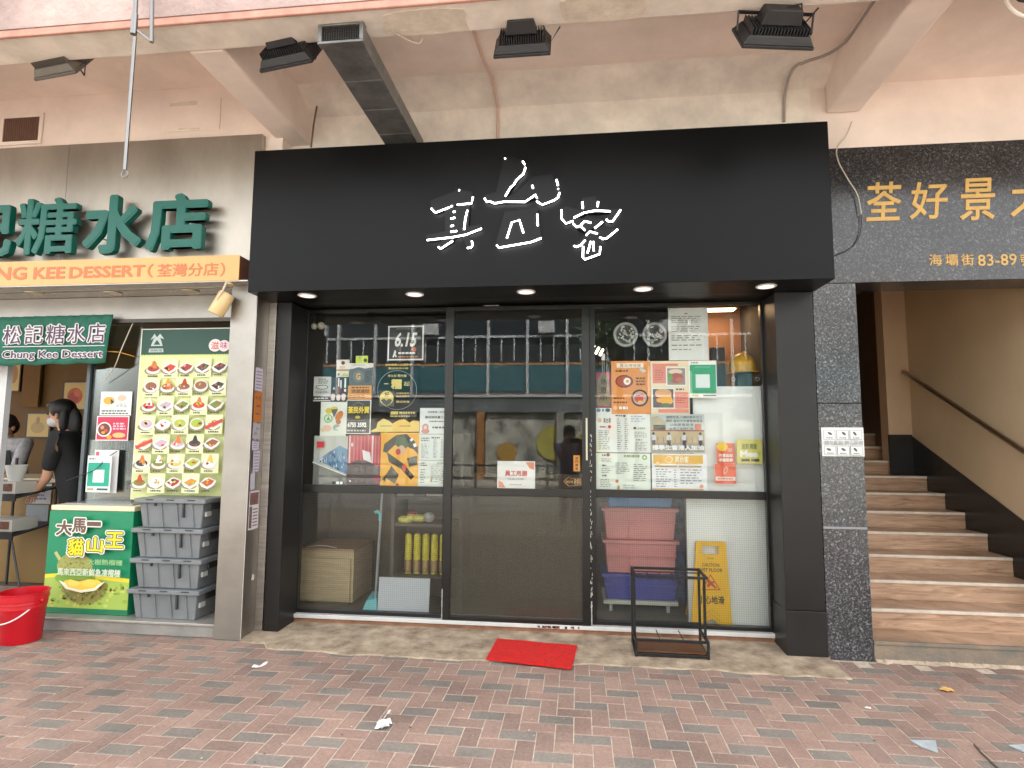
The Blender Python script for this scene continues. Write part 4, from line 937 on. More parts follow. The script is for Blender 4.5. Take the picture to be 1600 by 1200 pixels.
tag(MB().path(curve([PY(1568,-6,3.15), PY(1580,14,3.12), PY(1600,26,3.1), PY(1630,30,3.1)]), .010, 8).build('cable', mat('white_cable', S(226,214,200), .5)), 'thick white cable looping down at the top right corner', 'cable')
galv = mat('galvanised', S(136,136,134), .45, .55, noise=(7,.4), bump=(20,.08))
du = thing('air_duct', 'square galvanised metal air duct running back above the black fascia', 'duct', (-1.38, 3.6, 3.8))
dx0, dx1 = -1.456, -1.203
for k, (a, b) in enumerate(((3.012,3.33),(3.333,3.65),(3.653,3.97),(3.973,4.28))): B(dx0, dx1, a, b, 3.683, 3.792).build('duct_section', galv, du, bevel=.004)
MB().box(dx0-.008,dx1+.008,2.965,3.011,3.677,3.692).box(dx0-.008,dx1+.008,2.965,3.011,3.783,3.796).box(dx0-.008,dx0+.016,2.965,3.011,3.692,3.783).box(dx1-.016,dx1+.008,2.965,3.011,3.692,3.783).build('mouth_frame', galv, du, bevel=.003)
dkg = mat('grille_dark', (.035,.03,.028), .7)
B(dx0+.02, dx1-.02, 3.000, 3.010, 3.692, 3.783).build('grille_back', mat('duct_hole', (.012,.011,.01), .9), du)
for k in range(15): x = dx0+.028 + k*(dx1-dx0-.056)/14; B(x-.002, x+.002, 2.975, 2.98, 3.692, 3.783).build('grille_bar', dkg, du)
for k in range(7): z = 3.70 + k*.0125; B(dx0+.02, dx1-.02, 2.9805, 2.984, z-.002, z+.002).build('grille_bar', dkg, du)
# steel pole with ring, hanging in front of the edge beam
po = thing('hanging_pole', 'thin steel pole with a ring end hanging before the dessert shop fascia', 'pole', (-2.4, 2.75, 2.9))
psteel = mat('pole_steel', (.24,.235,.225), .32, 1.)
Yp = 2.755
a, b, cc, dd = PY(195,266,Yp), PY(211,58,Yp), PY(214,-40,Yp), PY(211,22,Yp)
MB().tube(a, b, .0095, n=12).build('lower_rod', psteel, po, smooth=True)
MB().tube(dd + Vector((0,0,-.12)), dd, .017, n=12).build('sleeve', psteel, po, smooth=True)
MB().tube(dd, cc, .0125, n=12).build('upper_rod', psteel, po, smooth=True)
e = PY(195,272,Yp); MB().path([e + Vector((.018*math.cos(t_), 0, .018*math.sin(t_))) for t_ in [2*math.pi*k/16 for k in range(17)]], .004, 8, caps=False).build('ring', psteel, po, smooth=True)
r0, r1 = PY(238,-40,Yp), PY(237,66,Yp); MB().tube(r0, r1, .011, n=10).build('side_rod', psteel, po)
MB().tube(PY(215,48,Yp), PY(236,64,Yp), .007, n=8).build('link', psteel, po)

# ================================================================ POSTERS ON THE GLASS (taped on the inside)
YG = 4.592
def T(o): return o
s = Sheet(606,509,662,563,YG, flat(238,236,232)); s.rect(608.2,511.2,659.8,560.8,flat(44,44,44)).text('6.15', 617,519.5,652,542,WHITE,.03,.25).ell(647,546,4,3.6,flat(214,112,50)).lines(619,512.5,650,515,1,GREY,.6,.1,3).lines(623,550,650,553.5,1,WHITE,.8,.1,4).lines(623,556,655,559,1,flat(206,120,60),.7,.1,4)
s.poly([(614,558),(616,551),(617,547.5),(619,547.5),(619.6,551),(616,558.5)], WHITE).poly([(617,551),(621,557),(619,558.5),(616,551)], WHITE)
s.build('poster', 'black square poster with white frame reading 6.15', 'poster')
s = Sheet(526,562,546,579,YG, flat(232,228,218)); s.ell(536,567,3,3,flat(110,50,40)).lines(531,572,541,576,2,flat(200,120,60),.5,.2,3).rect(526,577,546,579,flat(200,150,60))
s.build('sticker', 'small cream sticker with a brown emblem above the black card', 'sticker')
s = Sheet(525.5,579.5,545,589,YG, flat(226,224,206)); s.ell(529,585,2,2,GREY).poly([(533,588),(537,583),(544,585),(544,588)], flat(206,196,110)); s.build('sticker', 'small pale sticker with a yellow mountain under the cream sticker', 'sticker')
s = Sheet(545.5,567.5,583,602,YG+.002, flat(206,204,196)); s.rect(545.5,574,583,602,flat(92,94,92)).ell(560,588,9,9,flat(112,114,112)).text('G',556.5,583,563.5,593.5,flat(230,170,90),.04).poly([(545.5,577),(552,576),(560,573.5),(570,576),(583,574),(583,567.5),(545.5,567.5)],flat(220,220,214)).lines(571,579,582,598,7,flat(60,60,58),.5,.3).lines(549,569,570,572,1,flat(170,180,196),.7,.2,3); s.build('poster', 'grey poster with an orange letter G', 'poster')
s = Sheet(556,556,575,567.3,YG, flat(205,225,60)); s.ell(571,563,3,3,flat(70,80,40)).ell(562,559,2,2,flat(150,170,180)); s.build('sticker', 'bright lime sticker on top of the grey G poster', 'sticker')
s = Sheet(543.5,602.3,580.5,624,YG, flat(226,160,66)); s.lines(549,604,578,607,1,flat(90,60,30),.7,.1,4).rect(548,607.5,578,615,flat(200,130,50)).text('休息通知', 550,608.5,576,614,flat(80,46,24),.02).lines(545,617,578,622,2,flat(110,64,30),.45,.3,5); s.build('notice', 'orange notice under the grey G poster', 'notice')
s = Sheet(490,588.5,517,627,YG, flat(206,206,200)); s.lines(497,591,512,600,3,flat(90,90,90),.5,.4,3).ell(503,605,10,3.6,flat(60,60,60)).ell(503,605,8.8,2.6,flat(214,214,208)).lines(493,610,514,615,2,flat(120,120,118),.6,.1,3).rect(490,619,517,625,flat(60,60,60)).lines(492,621,514,624,1,WHITE,.6,.1,4); s.build('poster', 'grey card with black ornaments, leftmost on the glass', 'poster')
s = Sheet(517.5,589,543.3,626,YG, flat(36,40,46)); s.rect(528,591,530,604,WHITE).rect(531.5,594,533.5,607,WHITE).rect(538,591,540.5,606,WHITE).rect(529.5,605,532.5,613,flat(160,40,50)).ell(522,607,1.4,1.6,WHITE).rect(538,608,541,612,WHITE)
for q, cx in enumerate((521,529.5,537.5)): s.ell(cx,619+q%2,3.6,4,flat(226,206,200)); s.ell(cx,623,3,3,flat(236,230,226))
s.build('poster', 'black card with white vertical writing and pale shapes below', 'poster')
# gold round decal: thin rings and letters stuck straight on the glass
dc = thing('window_decal', 'white ring decal with gold lettering under the 6.15 poster', 'decal', PY(620,640,YG), None)
goldp = flat(226,206,110); whp = flat(196,198,190)
rg = MB(); pts = [PY(620.5 + 30.5*math.cos(a_), 609.5 + 30.5*math.sin(a_), YG) for a_ in [2*math.pi*k/48 for k in range(49)]]
rg.path(pts, .0016, 5, caps=False).build('ring', whp, dc)
def decal_text(s_, l, t, r, b, m_, off=.01): px_text(MB(), s_, l, t, r, b, YG, off).build('lettering', m_, dc)
decal_text('糯', 611,592,628,608,goldp,.04); decal_text('一', 600,599,607,600.5,goldp); decal_text('起', 631,596,640,603,goldp); decal_text('老友記 糯米糰',606,585,635,589,goldp)
decal_text('香港飲食堂', 619,613,639,616,goldp); decal_text('全日供應中', 619,617.5,640,620.5,goldp); decal_text('歡迎堂食', 619,626,640,629.5,goldp); decal_text('我哋餐廳小店優惠中', 602,568,643,571.5,goldp); decal_text('歡迎查詢小店', 607,574,638,577,goldp)
s = Sheet(592.5,610.5,616,635,YG, flat(60,62,60)); s.ell(604,622,10.8,11.5,goldp).poly([(595,625),(600,623),(604,626),(608,623),(613,625),(610,631),(604,633.5),(598,631)],flat(70,70,62)).text('好',601,612.5,608,620,flat(60,56,40),.02); s.build('decal', 'gold disc decal with a dark hat shape inside the white ring', 'decal')
hl = MB(); L_ = [(580,673),(588,669),(590,660),(599,654),(607,657),(613,662),(624,656),(632,655),(640,660),(646,657),(655,658.5),(655,674.5),(580,675)]
hl.prism([PY(x,y,YG+.003) for x,y in L_], (0,.0012,0), 0)
hl.add([PY(x,y,YG+.0022) for x,y in [(613,662),(624,656),(632,655),(640,660),(646,657),(655,658.5),(655,674),(613,674)]], [tuple(range(8))], 1)
for q in range(2): hl.add([PY(x,y,YG+.0016) for x,y in [(594+30*q,665),(612+30*q,665),(612+30*q,666.3),(594+30*q,666.3)]], [(0,1,2,3)], 2)
tag(hl.build('decal', [flat(226,206,110), flat(232,196,84), flat(150,120,60)], solid=False), 'yellow hills shaped decal above the amber art poster', 'decal')
s = Sheet(610,642.5,651,652,YG, flat(70,70,62)); s.rect(610.5,643,622,647.5,goldp).lines(624,643,650,647,1,goldp,.7,.1,4).lines(610,649,648,651.5,1,goldp,.6,.2,4); s.build('decal', 'thin strip of gold writing above the yellow hills decal', 'decal')
s = Sheet(500.6,628,541,681,YG, flat(228,234,222)); s.ell(514,642,6,5,flat(214,196,40)).ell(522,638,5,3,flat(206,190,60)).poly([(517,640),(528,639),(522,653)],flat(96,98,92)).ell(513,654,7,7,flat(110,176,110)).ell(513,654,5,5,flat(206,226,196)).poly([(510,657),(513,650),(517,657)],flat(70,150,80)).ell(530,650,5,9,flat(214,130,50),16,.5).ell(529,659,4,4,flat(190,90,40)).ell(512,669,7,5,flat(232,190,170)).ell(527,668,6,5,flat(150,180,160)).poly([(524,670),(534,664),(532,673)],flat(226,226,220)).ell(506,672,4,3,flat(226,206,150)); s.build('poster', 'white poster with watercolour fruit and plates', 'poster')
s = Sheet(540.5,624.6,579.5,678,YG+.001, flat(230,230,226)); s.rect(542,626,578,676.7,flat(40,40,38)).poly([(550,633),(559.5,628),(569,633),(568,633.8),(559.5,629.2),(551,633.8)],flat(110,108,96)).text('荃民外賣',543.5,635,577,646,flat(236,212,30),.045).ell(559,652,4,2.4,flat(206,190,40)).lines(549,656,571,658.5,1,GREY,.7,.1,3).text('6755 3592',543.5,660,573,667.5,WHITE,.05).lines(543,671,574,674.5,1,flat(196,196,190),.7,.1,4); s.build('poster', 'black poster with yellow characters and the number 6755 3592', 'poster')
s = Sheet(490,681,542.5,757.5,YG, flat(196,200,190)); s.poly([(490,722),(542.5,742),(542.5,757.5),(490,757.5)], flat(120,124,120)).poly([(495,719),(530,696),(542.5,702),(542.5,741)], flat(92,140,176))
for q in range(46):
    x = random.uniform(498,541); yt = 719 - (x-495)*.66 if x < 530 else 697 + (x-530)*.4; yb_ = 719 + (x-495)*.46; y = random.uniform(max(yt,697)+1, yb_-3)
    s.poly([(x-1,y+3.4),(x-.2,y-2.5),(x+1.2,y+3.4)], flat(*random.choice([(50,90,130),(150,190,214),(70,120,160),(206,220,226)])))
s.poly([(490,721.5),(542.5,741.5),(542.5,743),(490,723)], flat(226,228,220)).rect(496,690,507,699.5,flat(190,40,50)).rect(522,752,526,756,flat(50,52,54)).rect(528,752,533,756,WHITE).rect(534.5,752,538,756,WHITE); s.build('poster', 'grey poster with a blue triangle of peaks and a red square', 'poster')
s = Sheet(543,680,594.5,757.5,YG, flat(176,44,64)); 
for q in range(9): s.rect(546+q*5.6,681,548+q*5.6,726,flat(206,90,106))
s.rect(545,680.5,547,724,flat(226,206,206)).rect(581,680.5,583,724,flat(226,206,206)).poly([(566,703),(578,707),(581,723),(568,718)],flat(226,222,226)).poly([(543,726),(560,719),(575,721),(594.5,730),(594.5,757.5),(543,757.5)],flat(74,58,66)).ell(590,748,6,8,flat(120,40,60)).ell(550,695,2,3,flat(236,210,214)).ell(548.5,752,1.3,1.3,WHITE); s.build('poster', 'crimson striped poster with a dark mound at its foot', 'poster')
s = Sheet(593.5,676,655,760,YG+.0012, flat(236,176,44)); K_ = flat(44,40,34)
s.poly([(598,706),(600,694),(618,680),(634,678),(648,690),(653,704),(640,700),(628,690),(616,696),(604,708)],K_).poly([(616,694),(620,682),(634,682),(640,696),(628,704)],flat(60,92,56)).poly([(630,682),(636,679),(653,698),(653,710),(646,702)],flat(40,40,40)).poly([(604,706),(612,712),(630,724),(648,744),(643,750),(626,732),(608,722)],K_).poly([(612,728),(624,742),(618,756),(602,746)],flat(84,76,62)).ell(627,703,6,7,flat(206,170,140)).ell(622,706,4,5,flat(190,60,60)).poly([(636,716),(652,712),(652,726),(640,730)],flat(60,58,52)).ell(632,731,3,6,flat(206,60,40)).poly([(640,687),(644,684),(646,687),(642,690)],WHITE).poly([(645,694),(649,692),(651,697),(647,699)],WHITE).ell(622,757,2.4,2,flat(190,50,40)).poly([(597,750),(606,740),(603,752)],K_); s.build('poster', 'amber poster with bold black drawn shapes', 'poster')
ti = flat(90,94,98)
s = Sheet(656,637.5,700,678,YG, flat(222,228,226)); s.text('求助歡喜人流可到',668,642,698,645.5,ti,.02).text('最短期限量三星',664,650,698,654,ti,.03).lines(671,657,696,660,1,ti,.6,.1,3).lines(676,666,697,670,1,ti,.7,.1,4).ell(665,668,5,6,flat(196,130,116)).ell(665,674,6.5,3.5,flat(196,130,116)).ell(665,668,2.8,3,flat(226,196,186)); s.build('notice', 'white notice with a small pink figure, top of the sheets by the door', 'notice')
s = Sheet(655,678.7,698.5,719,YG+.001, flat(218,226,222)); s.lines(658,683,672,690,2,ti,.5,.3,3).lines(674,682,690,686,1,ti,.6,.2,3).lines(658,693,671,716,12,GREY,.35,.4,5).lines(677,686,684,716,14,GREY,.35,.3,4).lines(689,686,697,716,14,GREY,.35,.4,3); s.build('menu_sheet', 'white printed menu in the middle of the sheets by the door', 'menu')
s = Sheet(653.5,719.6,697,760,YG, flat(220,226,218)); s.lines(657,722,667,729,2,ti,.5,.3,3).lines(683,722,696,725,1,flat(140,160,120),.6,.2,3).lines(657,732,665,756,6,GREY,.35,.4,3).lines(673,727,690,754,9,GREY,.3,.4,5).ell(674,750,1.6,3,flat(190,150,80)).lines(690,728,696,756,8,GREY,.3,.4,3); s.build('menu_sheet', 'white printed menu, lowest of the sheets left of the door', 'menu')
# on the sliding door
YDG = 4.540
s = Sheet(777,720.5,836,763,YDG, flat(228,228,224)); s.poly([(821,722),(834.5,722),(834.5,734),(828,732)],flat(222,140,106)).poly([(779,762),(779,750),(785,754),(790,762)],flat(222,140,106)).text('員工用膳',789,735,824,744,flat(196,66,60),.03).text('14:30-17:30',794,747,818,750,flat(150,150,150),.02).lines(796,756,816,758,1,flat(190,140,110),.7,.1,3); s.build('notice', 'white notice with orange corners and red characters on the sliding door', 'notice')
s = Sheet(896,711.4,906,736.4,YDG, flat(236,160,66)); 
for q, ch in enumerate('推門請進'): s.text(ch, 899,714+q*5.4,903.5,718+q*5.4,flat(70,50,30),.02)
s.build('sticker', 'narrow orange vertical sticker on the sliding door', 'sticker')
ar = MB(); L_ = [(880,752),(890,744),(890,748),(907.5,747),(907.5,759),(890,759),(890,761)]
ar.prism([PY(x,y,YDG) for x,y in L_], (0,.001,0), 1); cx_ = sum(p[0] for p in L_)/7; cy_ = sum(p[1] for p in L_)/7
ar.add([PY(cx_+(x-cx_)*.86, cy_+(y-cy_)*.86, YDG-.0005) for x,y in L_], [tuple(range(7))], 0)
A, D = PY(896.5,753,YDG-.001), PY(906,753,YDG-.001); U, Lw = PY(901,748.5,YDG-.001), PY(901,758,YDG-.001)
v_, f_ = glyphs('移'); ar.add([(A.x+u*(D.x-A.x), YDG-.001, Lw.z+t_*(U.z-Lw.z)) for u, t_ in v_], f_, 2)
A, D = PY(884.5,753,YDG-.001), PY(895.5,753,YDG-.001); U, Lw = PY(890,751,YDG-.001), PY(890,755,YDG-.001)
v_, f_ = glyphs('MOVE'); ar.add([(A.x+u*(D.x-A.x), YDG-.001, Lw.z+t_*(U.z-Lw.z)) for u, t_ in v_], f_, 2)
tag(ar.build('sticker', [flat(34,30,28), flat(190,130,70), flat(240,200,120)], solid=False), 'black arrow sticker pointing left low on the sliding door', 'sticker')
# right pane
for k, cx in enumerate((977.6,1023)):
    s = Sheet(cx-19.6,503,cx+19.6,542.6,YG, flat(60,62,60)); s.mb = MB(); s.mats = []
    m_ = flat(150,152,148); w_ = flat(214,214,206)
    s.ell(cx,522.8,19.4,19.4,m_,40).ell(cx,522.8,14.8,14.8,flat(56,58,56),32).ring(cx,522.8,17.6,.8,flat(190,190,184)); rn = random.Random(k+3); s.nl()
    for q in range(34):
        an, rr = rn.uniform(0,6.28), 13*rn.random()**.5; s.ell(cx+rr*math.cos(an), 522.8+rr*math.sin(an), rn.uniform(.8,3.2), rn.uniform(.7,1.6), w_, 8, rn.uniform(0,3), nl=False)
    o = s.mb.build('decal', s.mats, solid=False); so = o.modifiers.new('s','SOLIDIFY'); so.thickness = .0002; tag(o, '%s of the two round grey doodle decals on the right pane' % ('left','right')[k], 'decal')
s = Sheet(1044.5,481,1106.5,563,YG-.001, flat(226,228,224)); s.lines(1070,489,1075,491,1,ti,.7,0).lines(1049,493,1100,505,4,GREY,.35,.3,7).lines(1049,509,1100,519,3,GREY,.35,.3,9).lines(1049,523,1100,533,3,GREY,.4,.4,9).lines(1049,538,1100,541,1,GREY,.5,.1,8).lines(1049,545,1080,547.5,1,GREY,.5,.1,7).ell(1046.5,483,.8,.8,BLACK,8).ell(1102.5,482,.8,.8,BLACK,8); s.build('notice', 'large white typed notice high on the right pane', 'notice')
og = flat(226,150,74)
s = Sheet(955.3,564,1016,647,YG, og); s.rect(964,567.5,1006,574.5,flat(240,230,214)).text('真台灣味道',969,568.5,1002,573.5,flat(170,140,110),.01).lines(962,577,984,582,1,flat(120,70,30),.6,.1,4).poly([(998,577),(1004,575),(1010,580),(1005,583)],flat(206,206,200)).ell(975.5,596,14,10,flat(110,50,36)).ell(975.5,596,12,8.4,flat(176,80,50)).ell(980,596,5.5,5.5,WHITE).ell(980.5,596,2.6,2.6,flat(240,160,40)).ell(999.5,622,13.3,13.3,flat(60,46,42)).ell(999.5,622,10.6,10.6,flat(206,170,150)).ell(998,623,7,6,flat(196,86,70)).ell(1000,628,3.4,2,flat(230,190,80)).ell(1003,617,4,3,flat(214,140,120)).lines(994,589,1009,603,3,flat(110,64,30),.5,.2,4).lines(958,619,984,632,2,flat(110,60,26),.35,.3,4).ell(961,637.5,3.4,3.4,flat(236,190,130)).lines(967,634,981,641,1,WHITE,.6,.1,4); s.build('menu_sheet', 'orange menu sheet with two bowls of noodles on the right pane', 'menu')
cr_ = flat(238,222,190); pk = flat(226,136,116)
s = Sheet(1016.6,564,1077,647,YG+.001, cr_); s.rect(1020,568,1060,572,pk).rect(1020,572,1041,599,pk).lines(1024,577,1038,595,5,flat(170,90,70),.35,.3,4).rect(1041,574,1072.5,603,WHITE).rect(1043,575.5,1071,601.5,flat(150,140,130)).ell(1056,581,11,4,flat(236,206,180)).ell(1057,591,11,8,flat(170,90,76)).ell(1047,590,4,6,flat(110,160,70)).ell(1062,594,6,4,flat(200,110,90)).rect(1018.5,606.5,1053.5,638.5,WHITE).rect(1020,608,1052,637,flat(96,86,90)).ell(1036,615,13,7.5,flat(222,170,120)).poly([(1025,623),(1048,619),(1052,628),(1043,635),(1034,630),(1026,628)],flat(240,176,60)).ell(1040,633,8,3,flat(90,120,56)).lines(1056,607,1070,610,1,flat(90,80,70),.8,.1,4).rect(1054,613,1075,638,pk).lines(1056,617,1073,631,4,flat(170,90,70),.35,.3,4).rect(1028,639.5,1075,644.5,pk); s.build('menu_sheet', 'cream and pink menu sheet with burger photos on the right pane', 'menu')
s = Sheet(1076.5,563.5,1120,621.6,YG-.0014, WHITE); s.rect(1078,570,1118.6,615,flat(40,160,106)).rect(1087,585,1109,606,flat(230,234,230)).lines(1080,565.5,1092,568,1,GREY,.6,.1,3).rect(1080,616.6,1091,619,flat(206,180,60)).rect(1098,617,1118,619,flat(70,74,90)).rect(1086,572.5,1110,575,flat(90,180,140)); s.build('payment_sign', 'green and white payment sheet under the typed notice', 'sign')
s = Sheet(931.5,637.5,1016.2,707,YG+.0016, flat(226,232,226)); s.ell(935.5,641,3.5,3,flat(90,120,150)).rect(941,639,944,643,flat(90,110,130)).ell(950,641,4,3,flat(60,90,120)).ell(937,657,3.5,3.5,flat(206,180,140)).text('真台客',943,653,955,661,flat(110,100,80),.02).text('招牌推介',937,665.5,948,669,flat(190,60,50),.03).ell(952.5,667,2.6,2.6,flat(190,70,50)).lines(935,672,953,703,11,GREY,.32,.2,6).lines(962,648,974,651,1,ti,.7,.1,4).ell(976,650,2.2,1.8,flat(70,76,84)).lines(964,653,972,703,15,GREY,.32,.4,5).lines(976,653,982,703,15,GREY,.32,.4,4).lines(986,649,1010,660,3,flat(150,166,186),.35,.3,6).ell(992,669,2.4,2,flat(110,70,60)).text('小食系列',996,667.5,1008,671,flat(110,120,40),.02).lines(991,674,1012,684,4,GREY,.32,.3,5).lines(993,686,1003,688.5,1,flat(120,130,50),.7,.1,4).lines(992,690,1012,704,6,GREY,.32,.3,6); s.build('menu_sheet', 'white printed menu with many columns beside the door, upper', 'menu')
s = Sheet(1016.8,647,1101,707.4,YG+.0012, flat(206,206,196)); s.rect(1017.5,648,1100,675,flat(196,206,204)).poly([(1017.5,652),(1028,650),(1041,659),(1041,672),(1017.5,672)],flat(176,170,140)).rect(1021,664,1040,672,flat(76,74,70)).rect(1086,662,1096,672,flat(206,130,104)).rect(1017.5,672,1100,674,flat(150,76,66)).rect(1017.5,674,1100,692,flat(190,170,130)).rect(1017.5,692,1100,706.5,flat(150,146,136))
for i_, tx in enumerate(('港隊加油 八強好嘢多位工','精彩 當初今年響聲廣場見','以熱愛撐香港','台灣店為港打氣')): s.text(tx, 1041 + (6 if i_ == 2 else 5 if i_ == 3 else 0), 649.5+i_*6, 1098 - (14 if i_ > 1 else 0), 654+i_*6, flat(110,120,124), .02)
for cx in (1021,1045,1069,1094): s.ell(cx,677.5,2,2.2,flat(40,36,34)).poly([(cx-4.2,686),(cx-3,680),(cx+3,680),(cx+4.2,686),(cx+3,688),(cx-3,688)],flat(206,216,224)).poly([(cx-2.8,688),(cx+2.8,688),(cx+2.4,703),(cx-2.4,703)],flat(40,40,44))
for q in range(9): s.rect(1018+q*9,683,1018.8+q*9,692,flat(150,90,70))
s.text('撐學生香港人加油',1018,695.5,1099,703.5,flat(232,232,228),.05); s.build('poster', 'photo poster of four white shirted figures with white characters', 'poster')
s = Sheet(931.5,708.3,1016.4,766.5,YG, flat(226,234,222)); s.lines(941,710,947,713,1,ti,.8,.1,3).ell(950.5,711,3,2.6,flat(176,90,90)).text('新春特價供應',975,710.5,1000,714.5,flat(130,150,60),.03).ell(1007.5,714.5,4,4,flat(120,160,90)).ell(1007.5,714.5,2,2,flat(214,226,196)).lines(940,716,957,723,3,GREY,.35,.3,4).lines(941,726,948,729,1,ti,.8,.1,3).lines(940,731,956,740,3,GREY,.35,.3,4).lines(941,742,949,745,1,ti,.8,.1,3).lines(938,748,957,762,5,GREY,.32,.3,4).lines(962,722,984,741,6,GREY,.32,.4,7).lines(990,724,1012,752,9,GREY,.32,.4,7).ell(964,752,2.6,2.6,flat(214,120,90)).ell(966.5,762,1.5,3.4,flat(206,140,60)).lines(974,756,1000,764,2,GREY,.32,.4,7); s.build('menu_sheet', 'white printed menu with a green flower beside the door, lower', 'menu')
s = Sheet(1018.6,708.6,1104.6,767,YG, flat(230,234,236)); s.rect(1021,711,1099,725,flat(226,176,56)).ell(1046,718,6,5.4,flat(240,214,150)).ell(1046,718,4.4,4,flat(226,176,56)).text('真台客',1055,712.5,1077,723,flat(244,236,214),.03).ell(1028,725,3,3.4,flat(240,214,160)).rect(1023,727.5,1058.5,730,flat(190,150,80)).rect(1060.5,727.5,1096,730,flat(190,150,80)).lines(1025,732,1050,762,8,GREY,.3,.5,6).lines(1053,733,1058,762,8,GREY,.3,.3,3).lines(1063,732,1098,757,6,GREY,.3,.4,7).rect(1020,763.5,1099,765.5,flat(206,160,80)).ell(1095.5,759.5,3,3,flat(222,150,110)); s.build('menu_sheet', 'white menu with a gold banner on top, right of the white menus', 'menu')
YW = 4.5935
s = Sheet(1119.8,692.5,1148,724,YW, flat(226,96,60)); s.ell(1129,698,8.5,7,flat(246,206,50)).rect(1137,700,1144,706,flat(240,160,140)).text('外賣自取',1123,709,1145,714.5,flat(246,236,226),.05).text('享優惠券',1123,716,1145,721.5,flat(246,236,226),.05); s.build('sticker', 'orange sticker with a yellow blob and white characters', 'sticker')
s = Sheet(1117.2,724.4,1150,755.6,YW-.001, flat(236,104,70)); s.rect(1118.2,745,1149,751,flat(240,230,222)).lines(1121,746.5,1147,749.5,1,flat(214,130,100),.8,.1,3).ell(1133.8,735,3,6.5,flat(246,196,176),16,.35).ell(1134,735,1.6,4,flat(236,104,70),16,.35); s.build('sticker', 'orange red sticker with a pale leaf, lower of the two orange stickers', 'sticker')
s = Sheet(1151.3,686.5,1190.7,724.5,YW, flat(222,214,110)); s.text('送到 開飯',1159,693,1183,702,flat(110,120,60),.03).text('Mee',1156,704,1184,714.5,flat(250,250,240),.07).rect(1158,717,1171,721,flat(70,66,50)).rect(1173,717,1186,721,flat(70,66,50)).ell(1186,708,2.4,3,flat(190,206,90)); s.build('sticker', 'yellow green square sticker reading Mee', 'sticker')

# ================================================================ THINGS BEHIND THE GLASS
wbm = mat('frosted_white_board', S(240,244,240), .5, noise=(1.5,.05), stretch=(4,4,.4))
a, b = PY(1082,604,4.66), PY(1198,604,4.66)
wb = thing('white_board', 'tall frosted white board standing behind the right pane', 'board', ((a.x+b.x)/2, 4.665, .079))
B(a.x, 1.44, 4.655, 4.675, 1.05, a.z).build('upper_panel', wbm, wb); B(a.x-.06, 1.44, 4.700, 4.715, .08, 1.049).build('lower_panel', wbm, wb)
B(a.x-.066, a.x-.061, 4.69, 4.72, .08, 1.05).build('edge', mat('board_edge', S(110,112,110), .5), wb)
sh2 = thing('window_shelf', 'dark shelf behind the right pane carrying a helmet', 'shelf', (1.2, 4.9, 1.78)); B(.85, 1.45, 4.70, 5.1, 1.765, 1.79).build('board', mat('dark_shelf', S(46,46,46), .5), sh2)
B(.87, .90, 4.72, 5.08, .08, 1.764).build('leg', mat('dark_shelf', S(46,46,46), .5), sh2); B(1.42, 1.45, 4.72, 5.08, .08, 1.764).build('leg', mat('dark_shelf', S(46,46,46), .5), sh2)
# helmet on a stand
hc = PY(1160,582,4.85)
he = thing('helmet', 'yellow hard hat on a grey stand behind the right pane', 'helmet', (hc.x, 4.85, 1.80)); ym = mat('helmet_yellow', S(232,176,20), .3)
MB().lathe((hc.x,4.85,hc.z-.005), [(.112,0),(.112,.03),(.105,.08),(.085,.125),(.05,.152),(.015,.160),(.001,.161)], 28, sx=.95, sy=1.1).build('shell', ym, he, smooth=True)
MB().lathe((hc.x+.01,4.83,hc.z-.012), [(.135,0),(.135,.006),(.10,.012),(.10,0)], 28, sx=.95, sy=1.15).build('brim', ym, he, smooth=True)
MB().box(hc.x-.012, hc.x+.012, 4.76, 4.94, hc.z+.12, hc.z+.165).build('ridge', ym, he, bevel=.01)
B(hc.x-.05, hc.x+.06, 4.80, 4.90, 1.792, hc.z-.02).build('stand', flat(86,90,90), he)
for sx in (-.085, .10): MB().path([(hc.x+sx,4.80,hc.z-.03+.02*math.cos(t_)) if False else (hc.x+sx+.014*math.cos(t_),4.80,hc.z-.06+.014*math.sin(t_)) for t_ in [2*math.pi*k/12 for k in range(13)]], .004, 6, caps=False).build('chin_strap', flat(206,196,170), he)
bt = PY(1122,575,4.95)
tag(B(bt.x-.055, bt.x+.055, 4.94, 5.0, 1.792, PY(1122,543,4.95).z).build('speaker_box', mat('dark_box', S(58,58,56), .5), bevel=.004), 'dark upright box beside the yellow hard hat', 'box')
tan = mat('warm_wall', S(190,140,104), .7, noise=(3,.1))
pt = thing('partition_wall', 'tan partition wall lit warmly behind the yellow hard hat', 'wall', (1.2, 5.5, .08)); B(.95, 1.499, 5.55, 5.62, .08, 2.84).build('panel', tan, pt)
lm = thing('ceiling_lamp', 'warm lamp glowing near the ceiling behind the right pane', 'lamp', (1.25, 5.3, 2.6))
B(1.08, 1.40, 5.24, 5.36, 2.62, 2.66).build('housing', flat(206,190,170), lm); B(1.10, 1.38, 5.25, 5.35, 2.612, 2.6195).build('tube', mat('warm_tube', (1,.66,.36), .5, emit=3.5), lm)
pl = PY(933,545,6.5)
l3 = thing('pendant_lamp', 'three short warm glowing bars deep in the shop', 'lamp', pl)
for k, dx in enumerate((-.05,.0,.045)): MB().tube(pl + Vector((dx+.02,0,.035-.02*k)), pl + Vector((dx-.015,0,-.035-.02*k)), .011, n=8).build('glow_bar', mat('glow', (1,.86,.6), .5, emit=2.5), l3)
MB().tube(pl + Vector((0,0,.03)), (pl.x, 6.5, 2.849), .004, n=6).build('cord', blk, l3)
